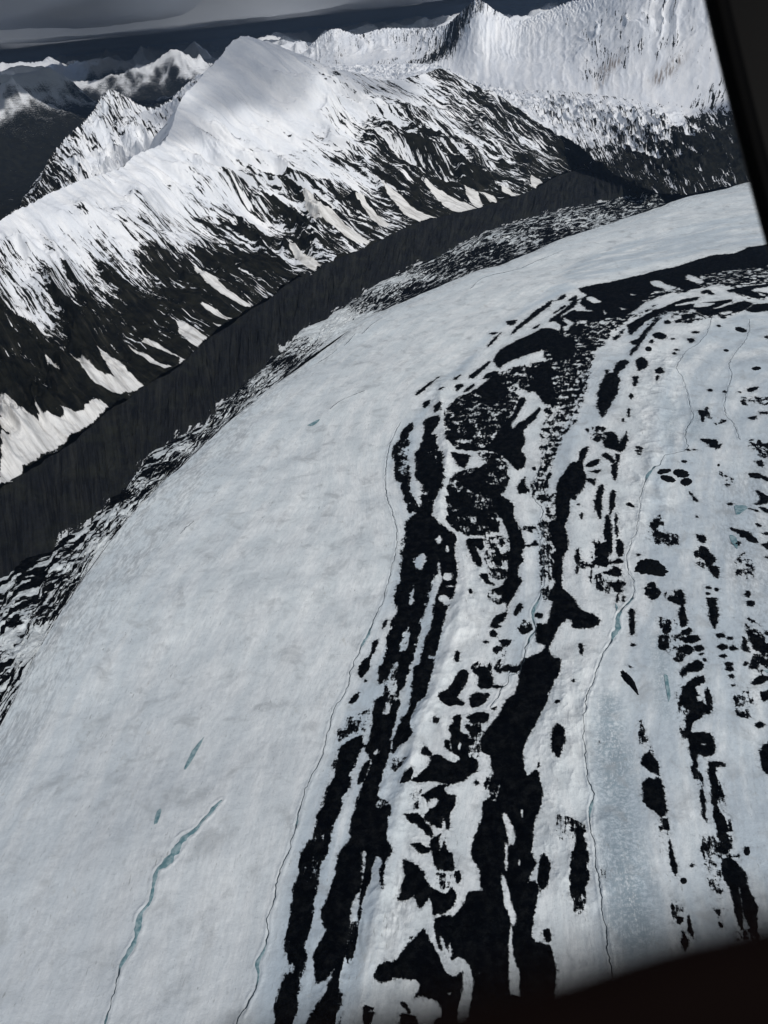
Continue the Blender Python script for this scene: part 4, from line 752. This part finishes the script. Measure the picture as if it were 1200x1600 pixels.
# ------------------------------------------------------------------ meltwater
def water_material():
    s = NT('meltwater'); P = pos(s); wide = s.attr('wide')
    c = s.mix(s.step(s.noise(P, .12, 4, .6), .35, .65), (.10, .19, .21), (.27, .36, .375))
    c = s.mix(wide, (.035, .05, .06), c)
    s.put(s.b.inputs['Base Color'], c); s.b.inputs['Roughness'].default_value = .18; s.b.inputs['Specular IOR Level'].default_value = .5
    return s.m
MW = water_material()
def tagkind(o, lab): pass
for nm, lab, P, wd, L in SL:
    n = len(P); tg = np.gradient(P, axis=0); tg /= np.linalg.norm(tg, axis=1, keepdims=True)+1e-9
    nr = np.stack([-tg[:, 1], tg[:, 0]], 1)
    cum = np.r_[0, np.cumsum(np.linalg.norm(np.diff(P, axis=0), axis=1))]
    wob = fbm(cum/28, cum*0+3.3, 4, 7)*3.2+fbm(cum/9, cum*0+8.3, 2, 8)*1.2
    wdn = wd*(1+.55*fbm(cum/17, cum*0+1.3, 3, 11))
    base = P+nr*wob[:, None]*np.minimum(1, 2.0/np.maximum(wd, .8))[:, None]
    Vs = []
    for k, e in enumerate((-1, -.4, .4, 1)):
        q = base+nr*(wdn*.5*e)[:, None]; z = relief(q[:, 0].copy(), q[:, 1].copy())
        Vs.append(np.c_[q, z])
    Vs = np.array(Vs); zf = Vs[..., 2].mean(0)+.5; Vs[..., 2] = zf+np.array([-.8, 0, 0, -.8])[:, None]
    wide = sstep(2.6, 5., np.repeat((wd/(np.hypot(np.hypot(P[:, 0], P[:, 1]), H)/FPX))[None], 4, 0)).ravel()
    Vf = Vs.reshape(-1, 3); mesh_from('crevasse' if nm == 'crevasse' else 'meltwater_stream', Vf, None, upward(Vf, grid_faces(4, n)), dict(wide=wide), MW)
for P in POOLS:
    W2 = onz(closed(P, 5))[:, :2]; c = W2.mean(0); n = len(W2)
    rn = 1+.12*fbm(np.arange(n)*.7, np.zeros(n)+c[0], 3, 3)
    ring = c+(W2-c)*rn[:, None]
    z = relief(np.r_[ring[:, 0], c[0]], np.r_[ring[:, 1], c[1]]); z = z.mean()*0+z+.7
    me = bpy.data.meshes.new('meltwater_pool'); me.from_pydata(np.c_[np.vstack([ring, c]), z].tolist(), [], [(i, (i+1) % n, n) for i in range(n)])
    at = me.attributes.new('wide', 'FLOAT', 'POINT'); at.data.foreach_set('value', np.ones(n+1, np.float32))
    me.materials.append(MW); o = bpy.data.objects.new('meltwater_pool', me); C.objects.link(o); o['kind'] = 'structure'

# ------------------------------------------------------------------ single rubble mounds on the ice
def mound_material():
    s = NT('rubble'); P = pos(s)
    s.put(s.b.inputs['Base Color'], s.mix(s.noise(P, .25, 5, .75), (.001, .0015, .0025), (.007, .008, .0085)))
    s.b.inputs['Roughness'].default_value = 1.; s.b.inputs['Specular IOR Level'].default_value = 0.
    s.bump(s.noise(P, .4, 4, .7), .9, 1.2); return s.m
MR = mound_material()
for k, (lab, P) in enumerate(MOUNDS):
    W2 = onz(closed(P, 8))[:, :2]; n = len(W2); c = W2.mean(0)
    rad = np.linalg.norm(W2-c, axis=1).mean()
    ts = np.array([1.06, 1.0, .93, .85, .75, .62, .48, .33, .18, .07]); bm = []
    ang = np.arange(n)/n*2*np.pi
    rag = 1+.13*fbm(ang*3+k*7, ang*0+k, 4, 5)*1.2+.05*fbm(ang*14, ang*0+k*3., 3, 6)
    for t_ in ts:
        q = c+(W2-c)*(t_*rag)[:, None]
        z = relief(q[:, 0].copy(), q[:, 1].copy())
        hh = min(6, rad*.28)*(1-min(t_, 1)**2)
        z = z+hh*(1+.5*fbm(q[:, 0]/6, q[:, 1]/6, 3, 8))+.35*(t_ < 1.03)-1.5*(t_ > 1.03)
        bm.append(np.c_[q, z])
    top = c; zt = relief(np.array([c[0]]), np.array([c[1]]))[0]+min(6, rad*.28)+.4
    V = np.vstack(bm+[np.r_[c, zt][None]]); nr_ = len(ts)
    F = [(r*n+i, r*n+(i+1) % n, (r+1)*n+(i+1) % n, (r+1)*n+i) for r in range(nr_-1) for i in range(n)]+[((nr_-1)*n+i, (nr_-1)*n+(i+1) % n, nr_*n) for i in range(n)]
    org = np.r_[c, zt-min(6, rad*.28)]
    me = bpy.data.meshes.new('rubble_mound'); me.from_pydata((V-org).tolist(), [], F)
    me.materials.append(MR); me.polygons.foreach_set('use_smooth', [True]*len(me.polygons))
    o = bpy.data.objects.new('rubble_mound', me); C.objects.link(o); o.location = org
    o['label'] = lab; o['category'] = 'rubble mound'; o['group'] = 'dark rubble mounds lying singly on the ice'

# ------------------------------------------------------------------ aircraft window frame close to the lens
def at_cam(px, py, d):
    v = ray((px, py)); v = v/ (v@_f0)
    return np.array([0, 0, H])+v*d
def cab_mat(name, c, rough):
    s = NT(name); P = pos(s)
    s.put(s.b.inputs['Base Color'], s.mix(s.noise(P, 60., 4, .6), tuple(x*.8 for x in c), c)); s.b.inputs['Roughness'].default_value = rough; s.b.inputs['Specular IOR Level'].default_value = .03
    s.bump(s.noise(P, 900., 3, .6), .3, .0004); return s.m
def sweep(name, path, prof, mat, parent=None):
    """prof: list of (a,b) offsets along the two side axes for every path point; path: list of (point, axisA, axisB)"""
    V = []; n = len(prof)
    for p, A_, B_ in path:
        eye = np.array([0, 0, H]); q0 = np.asarray(p)-eye; L0_ = np.linalg.norm(q0)
        for a, b in prof: V.append(tuple(eye+(q0+A_*a)*(1+b/L0_)))   # the frame flares outwards away from the cabin
    F = [(r*n+i, r*n+(i+1) % n, (r+1)*n+(i+1) % n, (r+1)*n+i) for r in range(len(path)-1) for i in range(n)]
    F += [tuple(range(n))[::-1], tuple((len(path)-1)*n+i for i in range(n))]
    me = bpy.data.meshes.new(name); o = bpy.data.objects.new(name, me); C.objects.link(o)
    org = np.array(parent.location if parent else path[0][0])
    me.from_pydata([tuple(np.array(v)-org) for v in V], [], F); me.materials.append(mat)
    me.polygons.foreach_set('use_smooth', [True]*len(me.polygons)); me.validate()
    o.location = (0, 0, 0) if parent else org
    if parent: o.parent = parent
    return o
def rrect(w_, d_, r, n=5):
    out = []
    for cx, cy, a0 in ((w_-r, r, -90), (w_-r, d_-r, 0), (r, d_-r, 90), (r, r, 180)):
        for k in range(n+1):
            a = math.radians(a0+90*k/n); out.append((cx+r*math.cos(a), cy+r*math.sin(a)))
    return out
MP = cab_mat('window_post_plastic', (.0008, .0008, .0009), .5); MS = cab_mat('rubber', (.0036, .0017, .0014), .8)  # post's near-black base colour stands in for the shade of the cabin
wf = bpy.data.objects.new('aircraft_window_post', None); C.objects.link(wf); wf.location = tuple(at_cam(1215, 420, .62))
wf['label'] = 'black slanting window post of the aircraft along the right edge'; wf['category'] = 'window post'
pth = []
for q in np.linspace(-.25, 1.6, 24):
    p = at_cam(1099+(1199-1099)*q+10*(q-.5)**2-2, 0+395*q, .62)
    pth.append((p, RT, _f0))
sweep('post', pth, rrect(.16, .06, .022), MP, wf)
pth2 = [(p-_f0*.004+RT*.0045, RT, _f0) for p, _, _ in pth]
sweep('rubber_seal', pth2, rrect(.014, .02, .0065), cab_mat('seal_rubber', (.0006, .0006, .0007), .7), wf)
# ledge just under the lens
ld = bpy.data.objects.new('aircraft_window_ledge', None); C.objects.link(ld); ld.location = tuple(at_cam(1100, 1600, .036))
ld['label'] = 'blurred near-black ledge of the aircraft window across the lower right corner'; ld['category'] = 'window ledge'
pth = []
for q in np.linspace(-.2, 1.15, 60):
    x = 480+(1330-480)*q; y = float(np.interp(x, [300, 560, 700, 867, 950, 1050, 1200, 1320, 1500], [1700, 1622, 1592, 1550, 1520, 1490, 1455, 1430, 1400]))-52
    p = at_cam(x, y, .036); pth.append((p, -UP, _f0))
sweep('ledge', pth, rrect(.04, .012, .004), MS, ld)


# ------------------------------------------------------------------ cloud deck over the far ranges
def cloud():
    nr, na = 420, 300
    rr = 6500*np.exp(np.linspace(0, math.log(3000000/6500), nr)); th = np.radians(np.linspace(-60, 60, na))
    x = rr[:, None]*np.sin(th)[None]; y = rr[:, None]*np.cos(th)[None]
    deg = np.degrees(th)[None]
    start = 8700+sstep(-14, 4, deg)*6500+1500*fbm(x/5200, y/5200, 3, 3)
    f = sstep(0, 1800, rr[:, None]-start)*(1-sstep(-.10, .10, perlin(x/4300+.4, y/3300+.2, 61))*sstep(9300, 11000, rr[:, None])*sstep(34000, 24000, rr[:, None]))
    under = 1330+(90*fbm(x/5200, y/5200, 3, 13)+60*fbm(x/1500, y/1500, 5, 14))*(1-.85*sstep(9000, 30000, rr[:, None]))
    top = 1330+900*(.6+.5*fbm(x/6000, y/6000, 4, 17))
    mid = 1600
    zu = mid+(under-mid)*f; zt = mid+(top-mid)*f; zu[-3:] = -400
    V = np.vstack([np.stack([x, y, zu], -1).reshape(-1, 3), np.stack([x, y, zt], -1).reshape(-1, 3)])
    g = grid_faces(nr, na); fm = f.ravel()[g].mean(1) > .001; g = g[fm]
    F = np.vstack([g[:, ::-1] , g+nr*na])
    s = NT('cloud'); s.b.inputs['Base Color'].default_value = (.8, .82, .85, 1); s.b.inputs['Roughness'].default_value = 1; s.b.inputs['Specular IOR Level'].default_value = 0
    tr = s.n('ShaderNodeBsdfTranslucent'); tr.inputs[0].default_value = (.8, .86, .95, 1)
    mx = s.n('ShaderNodeMixShader'); cl = s.n('ShaderNodeTexNoise'); s.put(cl.inputs['Vector'], s.scale(pos(s), .00035, .00035, .00035)); cl.inputs['Scale'].default_value = 1; cl.inputs['Detail'].default_value = 5
    s.put(mx.inputs[0], s.math('MULTIPLY', s.math('MULTIPLY_ADD', s.step(cl.outputs[0], .35, .7), .5, .5), s.attr('near'))); s.put(mx.inputs[1], s.b.outputs[0]); s.put(mx.inputs[2], tr.outputs[0]); s.put(s.out.inputs[0], mx.outputs[0])
    nearf = (.07+.28*(1-sstep(9000, 26000, rr[:, None]+0*x))).ravel(); mesh_from('cloud', V, None, F, dict(near=np.r_[nearf, nearf]), s.m)
cloud()
def shade_puff(c, rx, ry, rz, dens, seed):
    nu, nv = 48, 24
    u = np.linspace(0, 2*np.pi, nu, endpoint=False); v = np.linspace(.001, np.pi-.001, nv)
    U_, V_ = np.meshgrid(u, v, indexing='ij')
    x = np.cos(U_)*np.sin(V_); y = np.sin(U_)*np.sin(V_); z = np.cos(V_)
    k = 1+.45*fbm(x*1.7+seed, y*1.7+z, 4, seed)
    P = np.stack([c[0]+x*rx*k, c[1]+y*ry*k, c[2]+z*rz*k], -1).reshape(-1, 3)
    i = np.arange(nu*nv).reshape(nu, nv); j = np.roll(i, -1, 0)
    F = np.stack([i[:, :-1], i[:, 1:], j[:, 1:], j[:, :-1]], -1).reshape(-1, 4)
    me = bpy.data.meshes.new('cloud'); me.from_pydata(P.tolist(), [], F.tolist()+[tuple(i[:, 0]), tuple(i[::-1, -1])])
    mt = bpy.data.materials.new('shade_cloud_vapour'); mt.use_nodes = True; t = mt.node_tree; t.nodes.clear()
    o_ = t.nodes.new('ShaderNodeOutputMaterial'); v_ = t.nodes.new('ShaderNodeVolumePrincipled'); v_.inputs['Density'].default_value = dens; v_.inputs['Color'].default_value = (.95, .96, 1, 1)
    t.links.new(v_.outputs[0], o_.inputs['Volume']); me.materials.append(mt)
    o = bpy.data.objects.new('cloud', me); C.objects.link(o); o['kind'] = 'structure'
for tgt, zc, rx, ry, rz, dn, sd_ in (((-480, 4900, 900), 2300, 420, 560, 150, .0034, 3), ((100, 5350, 700), 2350, 380, 380, 150, .0022, 5), ((2950, 6000, 100), 2600, 430, 330, 170, .0075, 9), ((-900, 4350, 600), 2250, 220, 260, 110, .003, 12)):  # unseen clouds added above the frame, sunward of each target, to shade it
    q = (zc-tgt[2])/sd.z
    shade_puff((tgt[0]+sd.x*q, tgt[1]+sd.y*q, zc), rx, ry, rz, dn, sd_)
# ------------------------------------------------------------------ air
def haze():
    me = bpy.data.meshes.new('haze'); a = 90000; z0, z1 = -650, 1190
    v = [(-a, -9000, z0), (a, -9000, z0), (a, 82000, z0), (-a, 82000, z0), (-a, -9000, z1), (a, -9000, z1), (a, 82000, z1), (-a, 82000, z1)]
    me.from_pydata(v, [], [(0, 3, 2, 1), (4, 5, 6, 7), (0, 1, 5, 4), (1, 2, 6, 5), (2, 3, 7, 6), (3, 0, 4, 7)])
    mt = bpy.data.materials.new('haze'); mt.use_nodes = True; t = mt.node_tree; t.nodes.clear()
    o_ = t.nodes.new('ShaderNodeOutputMaterial'); v_ = t.nodes.new('ShaderNodeVolumePrincipled')
    v_.inputs['Color'].default_value = (.45, .66, 1, 1); v_.inputs['Density'].default_value = 0.9e-5; v_.inputs['Anisotropy'].default_value = .2
    t.links.new(v_.outputs[0], o_.inputs['Volume']); me.materials.append(mt)
    o = bpy.data.objects.new('haze', me); C.objects.link(o); o['kind'] = 'stuff'
haze()
